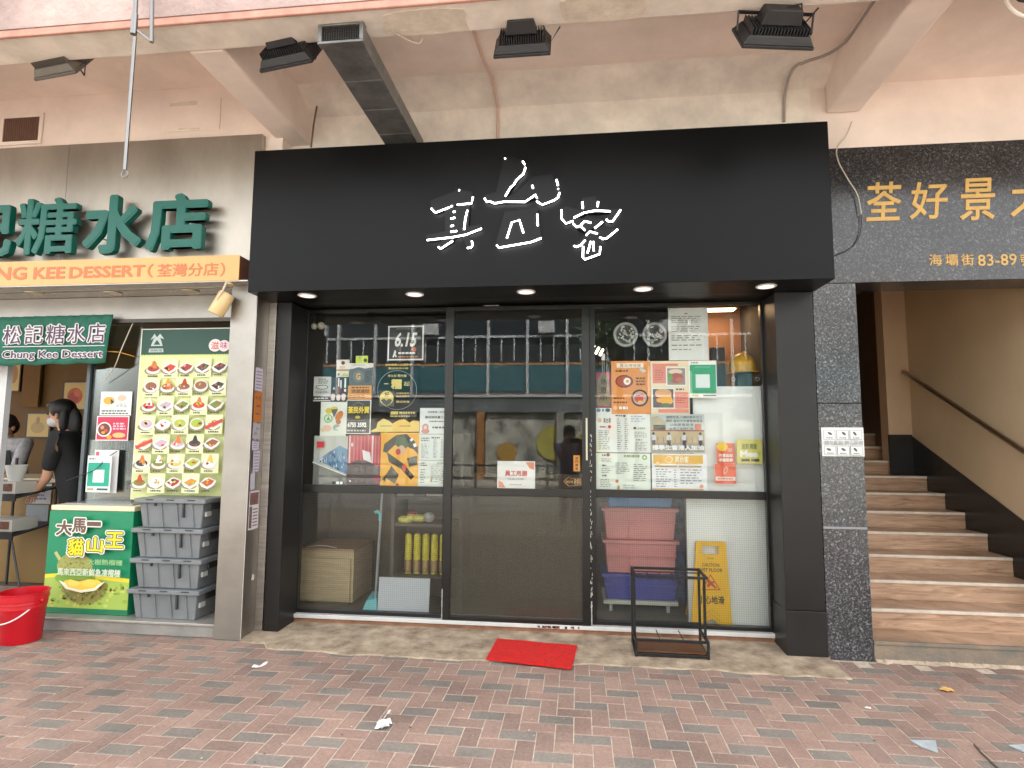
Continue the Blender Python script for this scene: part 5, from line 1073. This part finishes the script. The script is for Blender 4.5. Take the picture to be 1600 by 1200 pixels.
# wooden closed sign with string
q0 = PY(943,610,4.60)
tag(Sheet(932,582,955,637,4.606, flat(176,34,60)).build('red_paper','','') , 'red paper behind the wooden hanging plaque', 'paper')
pq = thing('hanging_plaque', 'brown wooden plaque with dark characters hanging beside the door', 'plaque', (q0.x, 4.6, q0.z-.13)); z_ = q0.z
MB().prism([(q0.x-.052,4.596,z_-.125),(q0.x+.052,4.596,z_-.125),(q0.x+.058,4.596,z_-.06),(q0.x+.04,4.596,z_+.10),(q0.x+.02,4.596,z_+.13),(q0.x-.02,4.596,z_+.13),(q0.x-.045,4.596,z_+.09),(q0.x-.058,4.596,z_-.07)], (0,.008,0)).build('board', mat('plaque_wood', S(134,112,80), .7, noise=(20,.3)), pq)
for k, ch in enumerate('休息中'): letters3d(MB(), ch, q0.x-.024, q0.x+.024, z_+.045-.065*k, z_+.095-.065*k, 4.594, 4.5955, .01).build('character', flat(50,40,32), pq)
for sx in (-.006,.006): MB().tube((q0.x+sx,4.598,z_+.12),(q0.x+sx,4.598,z_+.235), .0015, n=5).build('string', flat(206,190,180), pq)
MB().box(q0.x-.014,q0.x+.014,4.592,4.604,z_+.236,z_+.29).build('hook', flat(226,224,220), pq, bevel=.004)
for px, py in ((492,509),(502,509)):
    p = PY(px, py, 4.68)
for k, (px, py, r_) in enumerate(((491,510,.027),(502,509,.032))):
    p = PY(px, py, 4.66); t = thing('bulb', 'round white bulb in the top left corner of the glass, %s' % ('left one','right one')[k], 'bulb', p, 'white bulbs')
    MB().sph(p, r_, r_, r_, 16, 10).build('globe', flat(232,226,206), t, smooth=True); MB().tube(p+Vector((0,0,r_*.8)), p+Vector((0,0,.35)), .004, n=6).build('cord', blk, t)

# pink, blue boxes on a dolly
def tub(x0, x1, zb, zt, yf, m, label, lidm=None):
    t = thing('storage_box', label, 'box', ((x0+x1)/2, yf+.2, zb), 'stacked storage boxes behind the right pane'); d = .38
    MB().hexa([(x0+.02,yf+.02,zb),(x1-.02,yf+.02,zb),(x1-.02,yf+d-.02,zb),(x0+.02,yf+d-.02,zb)], [(x0,yf,zt-.03),(x1,yf,zt-.03),(x1,yf+d,zt-.03),(x0,yf+d,zt-.03)]).build('tub', m, t, bevel=.006)
    MB().box(x0-.02, x1+.02, yf-.02, yf+d+.02, zt-.0295, zt-.002).build('rim', lidm or m, t, bevel=.005)
    MB().box(x0+.004, x1-.004, yf-.008, yf+.012, zb+(zt-zb)*.52, zb+(zt-zb)*.52+.012).build('rib', m, t); MB().box((x0+x1)/2-.09,(x0+x1)/2-.08, yf-.004, yf+.03, zb+.01, zt-.03).build('rib', m, t)
pkm = mat('pink_plastic', S(214,140,136), .5, noise=(6,.1)); blm = mat('blue_plastic', S(64,72,160), .45, noise=(6,.1)); sky_m = mat('sky_plastic', S(92,150,206), .4)
Yb_ = 4.88
xx = lambda px, py: PY(px, py, Yb_)
tub(xx(944,930).x, xx(1059,930).x, .182, xx(1000,897).z, Yb_, blm, 'dark blue storage box at the bottom of the stack on the dolly')
tub(xx(946,870).x, xx(1058,870).x, xx(1000,897).z+.001, xx(1000,844).z, Yb_, pkm, 'lower pink storage box on the blue one')
tub(xx(944,820).x, xx(1057,820).x, xx(1000,844).z+.001, xx(1000,793).z, Yb_, pkm, 'upper pink storage box of the stack')
tub(xx(948,780).x, xx(1053,780).x, xx(1000,793).z+.001, 1.12, Yb_, sky_m, 'light blue storage box on top of the pink ones')
dl = thing('dolly', 'pale wheeled dolly under the stack of storage boxes', 'dolly', (.5, 5.05, .079))
B(xx(943,948).x, xx(1060,948).x, Yb_-.01, 5.28, .150, .180).build('deck', flat(206,206,190), dl, bevel=.004)
for x in (xx(955,960).x, xx(1045,960).x):
    for y in (Yb_+.05, 5.2):
        MB().lathe((x,y,.115), [(.035,-.012),(.035,.012)], 16, axis='x').build('wheel', flat(190,190,180), dl); MB().box(x-.02,x+.02,y-.02,y+.02,.135,.1495).build('caster', flat(170,170,165), dl)
tag(MB().hexa([(.82,5.3,.08),(1.0,5.3,.08),(1.0,5.32,.08),(.82,5.32,.08)], [(.74,5.3,1.2),(.95,5.3,1.2),(.95,5.32,1.2),(.74,5.32,1.2)]).build('plastic_curtain', mat('blue_film', S(110,150,206), .15, noise=(14,.5))), 'blue plastic film hanging behind the storage boxes', 'curtain')
# caution sign
cs = thing('caution_sign', 'yellow folding wet floor caution sign behind the right pane', 'caution sign', (1.0, 4.68, .079)); yc = mat('caution_yellow', S(244,190,4), .45, noise=(5,.06))
Yc = 4.655; q = lambda px, py: PY(px, py, Yc)
o_l, o_r, u_l, u_r = q(1080.5,974), q(1144.5,977), q(1088,846), q(1134,848)
zb, zt = .08, u_l.z
def lerpx(z, a, b): return a.x + (b.x-a.x)*(z-zb)/(zt-zb)
zh0, zh1 = q(1110,866).z, q(1110,853).z
def slab(z0, z1, l0, r0, l1, r1, y, nm='panel'):
    return MB().hexa([(l0,y,z0),(r0,y,z0),(r0,y+.012,z0),(l0,y+.012,z0)], [(l1,y,z1),(r1,y,z1),(r1,y+.012,z1),(l1,y+.012,z1)])
hl_, hr_ = q(1097,860).x, q(1123,860).x
pm = slab(zb+.04, zh0, lerpx(zb+.04,o_l,u_l), lerpx(zb+.04,o_r,u_r), lerpx(zh0,o_l,u_l), lerpx(zh0,o_r,u_r), Yc)
pm.v += []; 
for (z0, z1, f0, f1) in ((zh0,zh1,'L',0),(zh0,zh1,'R',0),(zh1,zt,'F',0)):
    if f0 == 'L': l0, r0, l1, r1 = lerpx(z0,o_l,u_l), hl_, lerpx(z1,o_l,u_l), hl_
    elif f0 == 'R': l0, r0, l1, r1 = hr_, lerpx(z0,o_r,u_r), hr_, lerpx(z1,o_r,u_r)
    else: l0, r0, l1, r1 = lerpx(z0,o_l,u_l), lerpx(z0,o_r,u_r), lerpx(z1,o_l,u_l), lerpx(z1,o_r,u_r)
    m2 = slab(z0, z1, l0, r0, l1, r1, Yc); pm.add(m2.v, m2.f)
for l0, r0, l1, r1 in ((o_l.x, o_l.x+.09, lerpx(zb+.04,o_l,u_l), lerpx(zb+.04,o_l,u_l)+.12), (o_r.x-.09, o_r.x, lerpx(zb+.04,o_r,u_r)-.12, lerpx(zb+.04,o_r,u_r))):
    m2 = slab(zb, zb+.04, l0, r0, l1, r1, Yc); pm.add(m2.v, m2.f)
pm.build('front_panel', yc, cs)
rp_ = MB()
def rear(l0, r0, l1, r1, z0, z1):
    f0, f1 = (z0-zb)/(zt-zb), (z1-zb)/(zt-zb); ya, yb2 = 4.90 + (Yc+.014-4.90)*f0, 4.90 + (Yc+.014-4.90)*f1
    rp_.hexa([(l0,ya,z0),(r0,ya,z0),(r0,ya+.01,z0),(l0,ya+.01,z0)], [(l1,yb2,z1),(r1,yb2,z1),(r1,yb2+.01,z1),(l1,yb2+.01,z1)])
zq = zh0 - .035
rear(o_l.x, o_r.x, lerpx(zq,o_l,u_l), lerpx(zq,o_r,u_r), zb, zq)
rear(lerpx(zq,o_l,u_l), hl_-.004, lerpx(zh1,o_l,u_l), hl_-.004, zq, zh1); rear(hr_+.004, lerpx(zq,o_r,u_r), hr_+.004, lerpx(zh1,o_r,u_r), zq, zh1); rear(lerpx(zh1,o_l,u_l), lerpx(zh1,o_r,u_r), u_l.x, u_r.x, zh1, zt)
rp_.build('rear_panel', yc, cs)
Yt = Yc-.0008; kt = flat(70,60,20)
def ctext(s_, l, t, r, b, off=.02): px_text(MB(), s_, l, t, r, b, Yt, off).build('lettering', kt, cs)
ctext('CAUTION',1097,880,1124,885.5); ctext('WET FLOOR',1092,888,1129,893.5,.03); ctext('小心地滑',1091,931,1132,944,.03); ctext('STAR',1105,871.5,1115,873.5)
rd = flat(200,70,40); tri = MB(); T3 = [(1110,897),(1126,922),(1096,922)]; ce = (1110.7,913.7)
for i in range(3):
    a_, b_ = T3[i], T3[(i+1) % 3]; ia, ib = [(ce[0]+(p[0]-ce[0])*.83, ce[1]+(p[1]-ce[1])*.83) for p in (a_, b_)]
    tri.add([PY(*a_,Yt), PY(*b_,Yt), PY(*ib,Yt), PY(*ia,Yt)], [(0,1,2,3)])
for pl_ in ([(1104,907),(1108,905),(1114,912),(1121,919),(1117,919),(1110,914),(1108,918),(1104,916),(1107,911)], [(1110,909),(1117,908),(1118,910),(1112,912)]): tri.add([PY(*p,Yt) for p in pl_], [tuple(range(len(pl_)))])
tri.add([PY(1103+2.2*math.cos(t_), 904+2.2*math.sin(t_), Yt) for t_ in [k*math.pi/5 for k in range(10)]], [tuple(range(10))]); tri.build('warning_triangle', rd, cs, solid=False)
ch = mat('caution_rib', S(214,170,20), .5)
for k in range(3):
    for sx in (-1,1): 
        a_ = q(1112, 953+k*7); MB().hexa([(a_.x,Yc-.003,a_.z),(a_.x+sx*.06,Yc-.003,a_.z-.05),(a_.x+sx*.06,Yc,a_.z-.05),(a_.x,Yc,a_.z)], [(a_.x,Yc-.003,a_.z+.008),(a_.x+sx*.06,Yc-.003,a_.z-.042),(a_.x+sx*.06,Yc,a_.z-.042),(a_.x,Yc,a_.z+.008)]).build('rib', ch, cs)
# left pane: cabinet, broom, shelves, rolls
oak = mat('pale_oak', S(206,184,146), .5, noise=(2.5,.22), stretch=(1.5,1.5,16)); oakd = mat('oak_edge', S(176,140,106), .5)
cb = thing('cabinet', 'pale oak cabinet with a drawer front behind the lower left pane', 'cabinet', (-2.08, 4.95, .079))
B(-2.33, -1.885, 4.78, 4.80, .115, .455).build('drawer_front', oak, cb, bevel=.002); B(-2.33, -1.865, 4.801, 5.25, .10, .52).build('carcass', oak, cb); B(-2.34, -1.858, 4.775, 5.26, .521, .535).build('top', oakd, cb); B(-2.33, -1.89, 4.8, 4.82, .08, .099).build('plinth', flat(90,84,60), cb)
MB().path([(-2.28,4.80,.537),(-2.2,4.79,.556),(-2.1,4.79,.556),(-2.02,4.80,.54)], .005, 6).build('handle', flat(190,186,170), cb)
brm = thing('broom', 'grey broom with a teal dustpan behind the lower left pane', 'broom', (-1.55, 4.72, .079)); teal = mat('teal_plastic', S(120,206,210), .4)
a, b = PY(599,765,4.72), PY(586,946,4.72); MB().tube(b, a + Vector((.01,0,.5)), .011, n=10).build('handle', flat(160,168,166), brm, smooth=True)
k0 = PY(592,806,4.71); MB().path([k0+Vector((-.035,0,.025)), k0+Vector((-.015,0,.035)), k0+Vector((.012,0,.015)), k0+Vector((.012,0,-.04))], .014, 8).build('grip', teal, brm, smooth=True)
d0, d1 = PY(568,953,4.70), PY(591,940,4.70); MB().hexa([(d0.x,4.66,.08),(d1.x,4.66,.08),(d1.x,4.84,.08),(d0.x,4.84,.08)], [(d0.x+.02,4.70,.15),(d1.x-.01,4.70,.17),(d1.x-.01,4.84,.19),(d0.x+.02,4.84,.19)]).build('dustpan', teal, brm, bevel=.006)
tag(MB().hexa([(PY(590,955,4.68).x,4.67,.081),(PY(670,955,4.68).x,4.67,.081),(PY(670,955,4.68).x,4.684,.081),(PY(590,955,4.68).x,4.684,.081)], [(PY(590,955,4.68).x,4.70,PY(630,904,4.68).z),(PY(670,955,4.68).x,4.70,PY(630,904,4.68).z),(PY(670,955,4.68).x,4.714,PY(630,904,4.68).z),(PY(590,955,4.68).x,4.714,PY(630,904,4.68).z)]).build('foam_board', flat(214,220,226)), 'blank white board leaning behind the lower left pane', 'board')
su = thing('shelf_unit', 'dark shelf unit with papers and yellow rolls behind the lower left pane', 'shelf', (-1.25, 5.0, .079)); shm = mat('shelf_grey', S(96,94,86), .7)
for z in (.33, .75, .975): B(-1.52, -.98, 4.80, 5.15, z-.018, z).build('board', shm, su)
for x in (-1.55, -.975): B(x, x+.028, 4.79, 5.16, .08, 1.5).build('side', shm, su)
B(-1.521, -.976, 5.151, 5.165, .08, 1.5).build('back', mat('shelf_back', S(104,100,90), .8), su)
yel = mat('yellow_wrap', S(222,208,50), .35, noise=(30,.25), bump=(40,.4))
for k in range(5):
    x = PY(638+k*13.6, 870, 4.9).x; t = thing('yellow_roll', '%s yellow wrapped roll standing on the lower shelf, from the left' % ('first','second','third','fourth','fifth')[k], 'roll', (x, 4.9, .331), 'yellow wrapped rolls')
    MB().lathe((x,4.9,.331), [(.026,0),(.029,.02),(.030,.12),(.028,.14),(.030,.16),(.029,.31),(.022,.325)], 14).build('roll', yel, t, smooth=True); MB().tube((x,4.9,.6562),(x,4.9,.664), .012, n=10).build('core', flat(170,150,110), t)
    MB().lathe((x,4.9,.345), [(.0305,0),(.0312,.01),(.0310,.085),(.0303,.1)], 14, cap=False).build('foil', mat('gold_foil', S(190,160,110), .25, .6, bump=(60,.8)), t)
bg_ = thing('yellow_bag', 'crumpled yellow packet with clear wrap on the middle shelf', 'packet', (-1.32, 4.88, .751)); mb = MB()
p_ = PY(641,822,4.86)
for q_ in range(5): mb.sph((p_.x-.06+.035*q_, 4.86+random.uniform(-.02,.02), .785+random.uniform(-.01,.012)), .05, .05, .034, 10, 7)
mb.build('packet', mat('packet_yellow', S(226,220,110), .35, bump=(40,.7)), bg_); MB().sph((p_.x+.01,4.88,.83), .05, .04, .02, 10, 7).build('red_tab', flat(176,70,70), bg_); MB().sph((p_.x+.16,4.86,.80), .05,.04,.045,10,7).build('clear_wrap', flat(176,176,170,.3), bg_)
for k, (l, r, t_, b_, c_, lab) in enumerate(((616,645,771,790,(206,210,220),'stack of pale papers on the upper shelf'),(648,664,771,789,(150,148,140),'small grey framed box on the upper shelf'),(666,697,772,790,(222,224,218),'white carton at the right end of the upper shelf'))):
    A, D = PY(l,t_,4.84), PY(r,b_,4.84); t = thing('shelf_box', lab, 'box', ((A.x+D.x)/2, 4.9, .976)); B(A.x, D.x, 4.84, 5.0, .976, 1.10).build('box', flat(*c_), t, bevel=.003)
    if k == 1: B(A.x+.015, D.x-.015, 4.838, 4.8395, .99, 1.085).build('panel', flat(96,94,90), t)
    if k == 0: B(A.x+.006, D.x-.006, 4.838, 4.8395, 1.02, 1.024).build('paper_edge', flat(160,166,180), t)
tag(B(-2.34, -1.56, 5.40, 5.43, .08, 1.35).build('back_panel', mat('olive_board', S(104,98,84), .8, noise=(3,.12))), 'olive grey board behind the oak cabinet', 'board')
tag(B(-.95, .10, 5.2, 5.24, .08, 1.15).build('dark_screen', mat('screen_brown', S(98,88,70), .8, noise=(4,.2), stretch=(8,8,.6))), 'brown screen standing behind the sliding door', 'screen')

# ================================================================ FRONT: mat, rack, litter
matm = mat('red_coir', S(240,30,24), .95, noise=(60,.3), bump=(260,1.0))
c4 = [PZ(777,996,.03), PZ(902,1007,.03), PZ(893,1046,.012), PZ(760,1031,.012)]; n = 14; vs = []
for i in range(n+1):
    for j in range(n+1):
        p = c4[3].lerp(c4[2], i/n).lerp(c4[0].lerp(c4[1], i/n), j/n); vs.append((p.x, p.y, .024 + .003*math.sin(i*.9)*math.sin(j*.7) + .002*random.random()))
k_ = (n+1)**2; vs2 = [(x, y, .012) for x, y, z in vs]; fs = [(i*(n+1)+j, (i+1)*(n+1)+j, (i+1)*(n+1)+j+1, i*(n+1)+j+1) for i in range(n) for j in range(n)]
bd_ = [i*(n+1) for i in range(n+1)] + [n*(n+1)+j for j in range(1,n+1)] + [i*(n+1)+n for i in range(n-1,-1,-1)] + [j for j in range(n-1,0,-1)]
mb = MB().add(vs + vs2, fs + [tuple(q+k_ for q in f[::-1]) for f in fs] + [(bd_[i], bd_[(i+1) % len(bd_)], bd_[(i+1) % len(bd_)]+k_, bd_[i]+k_) for i in range(len(bd_))])
tag(mb.build('doormat', matm, smooth=False), 'bright red doormat before the sliding door', 'mat')
ur = thing('umbrella_rack', 'black metal umbrella rack with hooks on the concrete before the right pane', 'rack', (.61, 4.28, .016)); bk_ = mat('rack_black', (.018,.017,.016), .5, .3, noise=(30,.5))
rx0, rx1, ry0, ry1, rz0, rz1 = .378, .848, 4.135, 4.40, .014, .545
tb = .0085
def bar(nm, a, b, w_=tb):
    a, b = Vector(a), Vector(b); d = (b-a); mx_, mn = [max(a[i],b[i])+w_ for i in range(3)], [min(a[i],b[i])-w_ for i in range(3)]
    ax = max(range(3), key=lambda i: abs(d[i])); mn[ax] += w_*1.001; mx_[ax] -= w_*1.001
    B(mn[0],mx_[0],mn[1],mx_[1],mn[2],mx_[2]).build(nm, bk_, ur, bevel=.002)
ym = 4.30
for x in (rx0, rx1): 
    bar('leg', (x,ry1,rz0), (x,ry1,rz1)); bar('leg', (x,ry0,rz0), (x,ry0,.13)); bar('post', (x,ym-.08,.13), (x,ym-.08,rz1-.018))
    bar('side_bar', (x,ry0+.01,.121), (x,ry1-.01,.121)); bar('side_bar', (x,ry0+.01,rz0+.01), (x,ry1-.01,rz0+.01)); bar('side_bar', (x,ry0,rz1-.009), (x,ry1-.01,rz1-.009))
for y, z in ((ry0,rz1-.009),(ry1,rz1-.009),(ry0,.121),(ry1-.03,.17),(ry0,.03),(ry1,.03)): bar('cross_bar', (rx0+.009,y,z), (rx1-.009,y,z))
bar('cross_bar', (rx0+.009,ym,rz1-.012), (rx1-.009,ym,rz1-.012), .004)
MB().box(rx0+.01, rx1-.01, ry0+.012, ry1-.012, .040, .046).build('tray', mat('rusty_tray', S(110,88,66), .6, .3, noise=(12,.6), col2=S(120,66,30)), ur)
for k in range(2): x = rx0 + .16 + k*.155; bar('divider', (x,ry0+.01,.121), (x,ry1-.04,.121), .003)
for k in range(3):
    x = rx0 + .09 + k*.085; MB().path([(x,ym,rz1-.012),(x+.004,ym-.05,rz1-.02),(x+.006,ym-.055,rz1-.05),(x+.01,ym-.03,rz1-.065)], .0035, 6).build('hook', bk_, ur)
wt = mat('tissue', S(236,236,234), .9, noise=(30,.1))
def crumple(name, label, pos, r, cat='tissue', m=None, group=None, sz=.6, seed=1, strip=None):
    rn = random.Random(seed); mb = MB(); fs = []
    if strip:
        k = len(strip); vs = []
        for x, y in strip: vs += [(pos.x+x-.0, pos.y+y-.012, .002+rn.random()*.012), (pos.x+x+.004, pos.y+y+.012, .004+rn.random()*.02)]
        mb.add(vs, [(2*i,2*i+1,2*i+3,2*i+2) for i in range(k-1)])
    else:
        for q in range(6):
            a = rn.uniform(0,6.28); c_ = pos + Vector((math.cos(a)*r*.5, math.sin(a)*r*.5, r*.25)); pts = []
            for t_ in range(6): b_ = t_*math.pi/3 + rn.uniform(-.3,.3); pts.append(c_ + Vector((math.cos(b_)*r*rn.uniform(.35,.8), math.sin(b_)*r*rn.uniform(.35,.8), rn.uniform(-.2,.55)*r*sz)))
            for p in pts: p.z = max(p.z, .002)
            mb.add([c_ + Vector((0,0,r*.3*sz))] + pts, [(0,i+1,(i+1) % 6+1) for i in range(6)])
    o = mb.build(name, m or wt, solid=False); so = o.modifiers.new('s','SOLIDIFY'); so.thickness = .0012
    return tag(o, label, cat, group)
crumple('tissue', 'crumpled white tissue on the paving in the middle foreground', PZ(597,1135), .045, strip=None, seed=4)
crumple('tissue', 'white tissue strip sticking up from the crumpled tissue', PZ(599,1126), .02, strip=[(0,0),(.004,.03),(.0,.06),(.006,.085)], seed=5)
crumple('tissue', 'small torn white scrap on the paving before the black pillar', PZ(404,1043), .02, strip=[(-.03,-.02),(0,-.012),(.012,.02),(.03,.045)], seed=6)
crumple('tissue', 'small white scrap near the concrete edge left of the doormat', PZ(524,1021), .016, seed=7)
crumple('paper_scrap', 'yellow paper scrap on the paving below the stairs', PZ(1478,1079), .036, cat='paper', m=flat(236,190,110), sz=.2, seed=8)
crumple('tissue', 'tiny white scrap on the paving to the right of the umbrella rack', PZ(1356,1107), .014, seed=9)
rl = random.Random(11); lit_ = MB()
for k in range(120):
    px, py = rl.uniform(0,1600), rl.uniform(1000,1195); p = PZ(px, py)
    if p.y > ylim(p.x)-.05: continue
    r_ = rl.uniform(.002,.007); m_ = 0 if rl.random() < .75 else 1
    lit_.add([p + Vector((r_*math.cos(t_*1.257)*rl.uniform(.6,1.2), r_*math.sin(t_*1.257)*rl.uniform(.6,1.2), .0015 if not (-2.4 < p.x < 1.66 and p.y > 3.9) else .016)) for t_ in range(5)], [(0,1,2,3,4)], m_)
stuff(tag(lit_.build('paving_specks', [flat(222,216,206), flat(58,56,54)], solid=False), 'tiny white and black specks of litter on the paving', 'litter'))
drm = mat('drain_steel', S(186,194,198), .5, .0, noise=(20,.3))
for pts, lab in (([(1422,1157),(1462,1158),(1466,1177),(1452,1172),(1440,1168)], 'small triangular steel plate set in the paving at the right foreground'), ([(1576,1165),(1600,1164),(1640,1170),(1640,1180),(1600,1176)], 'steel plate set in the paving at the right edge')):
    tag(MB().prism([PZ(x, y, .0015) for x, y in pts], (0,0,.004)).build('steel_plate', drm), lab, 'plate')
tag(MB().path([PZ(x, y, .003) for x, y in ((1522,1163),(1535,1178),(1550,1192),(1566,1206))], .004, 6).build('metal_strip', mat('dark_strip', S(90,80,74), .6)), 'thin dark metal strip along a paving joint at the right foreground', 'strip')

# ================================================================ ACROSS THE STREET (seen mirrored in the glass)
cw = mat('far_wall', S(168,166,158), .8, noise=(1,.2)); wf = mat('far_white_frame', S(206,210,212), .6); tl = mat('teal_panel', S(66,118,128), .5, noise=(2,.15)); dg = mat('far_glass', S(60,68,74), .08); sgm = mat('far_sign', S(120,128,130), .5, noise=(.8,.5)); shu = mat('far_shutter', S(190,190,178), .6, noise=(1.7,.8,9)); och = mat('far_band', S(190,150,110), .7)
ob = thing('far_building', 'grey building with teal panels across the street, mirrored in the glass', 'building', (0,-12.4,0)); YB = -12.0
B(-16, 12, YB-.8, YB-.3, 0, 6.9).build('wall', cw, ob)
nb = 18; bw = 1.46; xs0 = -15.0
for k in range(nb):
    x = xs0 + k*bw
    for fl0 in (3.25,):
        B(x+.05, x+bw-.05, YB-.30, YB-.20, fl0, fl0+.95).build('teal_panel', tl, ob)
        B(x+.05, x+bw-.05, YB-.30, YB-.26, fl0+1.10, fl0+2.7).build('window', dg, ob)
        B(x+.05, x+bw-.05, YB-.30, YB-.19, fl0+.95, fl0+1.03).build('sill_band', och, ob)
        for q_ in (.33,.66): B(x+bw*q_-.025, x+bw*q_+.025, YB-.259, YB-.22, fl0+1.10, fl0+1.98).build('window_bar', wf, ob)
        B(x+.05, x+bw-.05, YB-.259, YB-.20, fl0+1.98, fl0+2.07).build('transom', wf, ob)
        if (k*7 + int(fl0)) % 3 == 0: B(x+.4, x+1.0, YB-.25, YB-.02, fl0+2.12, fl0+2.55).build('air_conditioner', wf, ob, bevel=.01)
    B(x-.05, x+.05, YB-.30, YB-.10, 3.1, 6.8).build('pier', wf, ob)
B(-16, 12, YB-.30, YB-.02, 3.0, 3.095).build('ledge', wf, ob); B(-16, 12, YB-.30, YB-.06, 2.45, 2.95).build('sign_band', sgm, ob)
for k in range(9):
    x = -15 + k*2.9; B(x, x+2.6, YB-.30, YB-.22, .1, 2.4).build('shutter', shu, ob)
    B(x+2.62, x+2.88, YB-.30, YB+.05, .0, 2.44).build('shop_pier', mat('far_orange', S(170,120,70), .7) if k == 3 else cw, ob)
# plain yellow and red discs standing in for the mural on the shutters
for (x, z, r_, c_) in ((-.9,1.35,.62,(186,178,90)),(.35,1.15,.58,(186,178,90)),(-2.6,1.0,.35,(190,150,70)),(1.4,1.9,.4,(176,110,90))):
    MB().lathe((x, YB-.20, z), [(r_,0),(r_,.04)], 28, axis='y').build('painted_disc', flat(*c_), ob)
fe = thing('railing', 'white pedestrian railing along the kerb, mirrored in the glass', 'railing', (0,-2.3,0)); rlm = mat('railing_white', S(206,208,206), .5)
for k in range(13):
    x = -9 + k*1.4; B(x-.025, x+.025, -2.33, -2.28, .0, 1.0).build('post', rlm, fe)
    if k < 12:
        B(x+.026, x+1.374, -2.325, -2.29, .93, .97).build('top_rail', rlm, fe); B(x+.026, x+1.374, -2.325, -2.29, .15, .19).build('bottom_rail', rlm, fe)
        mb = MB()
        for q_ in range(9): mb.box(x+.12+q_*.135, x+.132+q_*.135, -2.313, -2.301, .191, .929)
        mb.build('bars', rlm, fe)
# street tree
tr = thing('street_tree', 'slim street tree at the kerb, mirrored in the glass', 'tree', (-.35,-6.2,0)); tx, ty = 1.15, -7.2
tr.location = (tx, ty, -.15); WLOC[tr.name] = Vector((tx, ty, -.15)); bark = mat('bark', S(82,70,58), .9, noise=(9,.4), bump=(30,.6)); leaf = mat('leaf', (.05,.09,.03), .6, noise=(3,.5))
MB().path([(tx,ty,-.15),(tx+.04,ty,1.5),(tx-.03,ty,3.0),(tx+.06,ty,4.4),(tx+.02,ty,5.6)], [.14,.11,.09,.06,.03], 10).build('trunk', bark, tr)
lb_ = MB(); tips = []; rt = random.Random(5)
for k in range(11):
    z = rt.uniform(2.9,5.2); a_ = rt.uniform(0,6.28); e_ = Vector((tx+math.cos(a_)*rt.uniform(.8,1.7), ty+math.sin(a_)*rt.uniform(.8,1.7), z+rt.uniform(.5,1.3))); lb_.tube((tx,ty,z), e_, .035, .01, 6); tips.append(e_)
lb_.build('limbs', bark, tr)
cm = MB()
for k in range(4200):
    c_ = rt.choice(tips) + Vector((rt.gauss(0,.42), rt.gauss(0,.42), rt.gauss(0,.34))); d1 = Vector((rt.gauss(0,1),rt.gauss(0,1),rt.gauss(0,1))).normalized()*.075; d2 = d1.cross(Vector((rt.gauss(0,1),rt.gauss(0,1),rt.gauss(0,1)))).normalized()*.04
    cm.add([c_-d1, c_+d2, c_+d1, c_-d2], [(0,1,2,3)])
stuff(cm.build('crown', leaf, tr, solid=False))

# the photographer, mirrored in the door glass, holding the phone at the camera's place
ph = worker('person', 'photographer in a grey blue shirt holding up a phone, mirrored in the sliding door', (-.15,-.52,0), math.pi, mat('grey_blue_shirt', S(176,176,206), .85, noise=(18,.15)), [(.03,-.16,1.39),(-.20,-.16,1.39)], False, h=1.66)
tag(B(-.135, .015, -.092, -.083, 1.41, 1.488).build('phone', mat('phone_black', (.012,.012,.014), .2), bevel=.003), 'dark phone held up by the photographer, mirrored in the sliding door', 'phone')
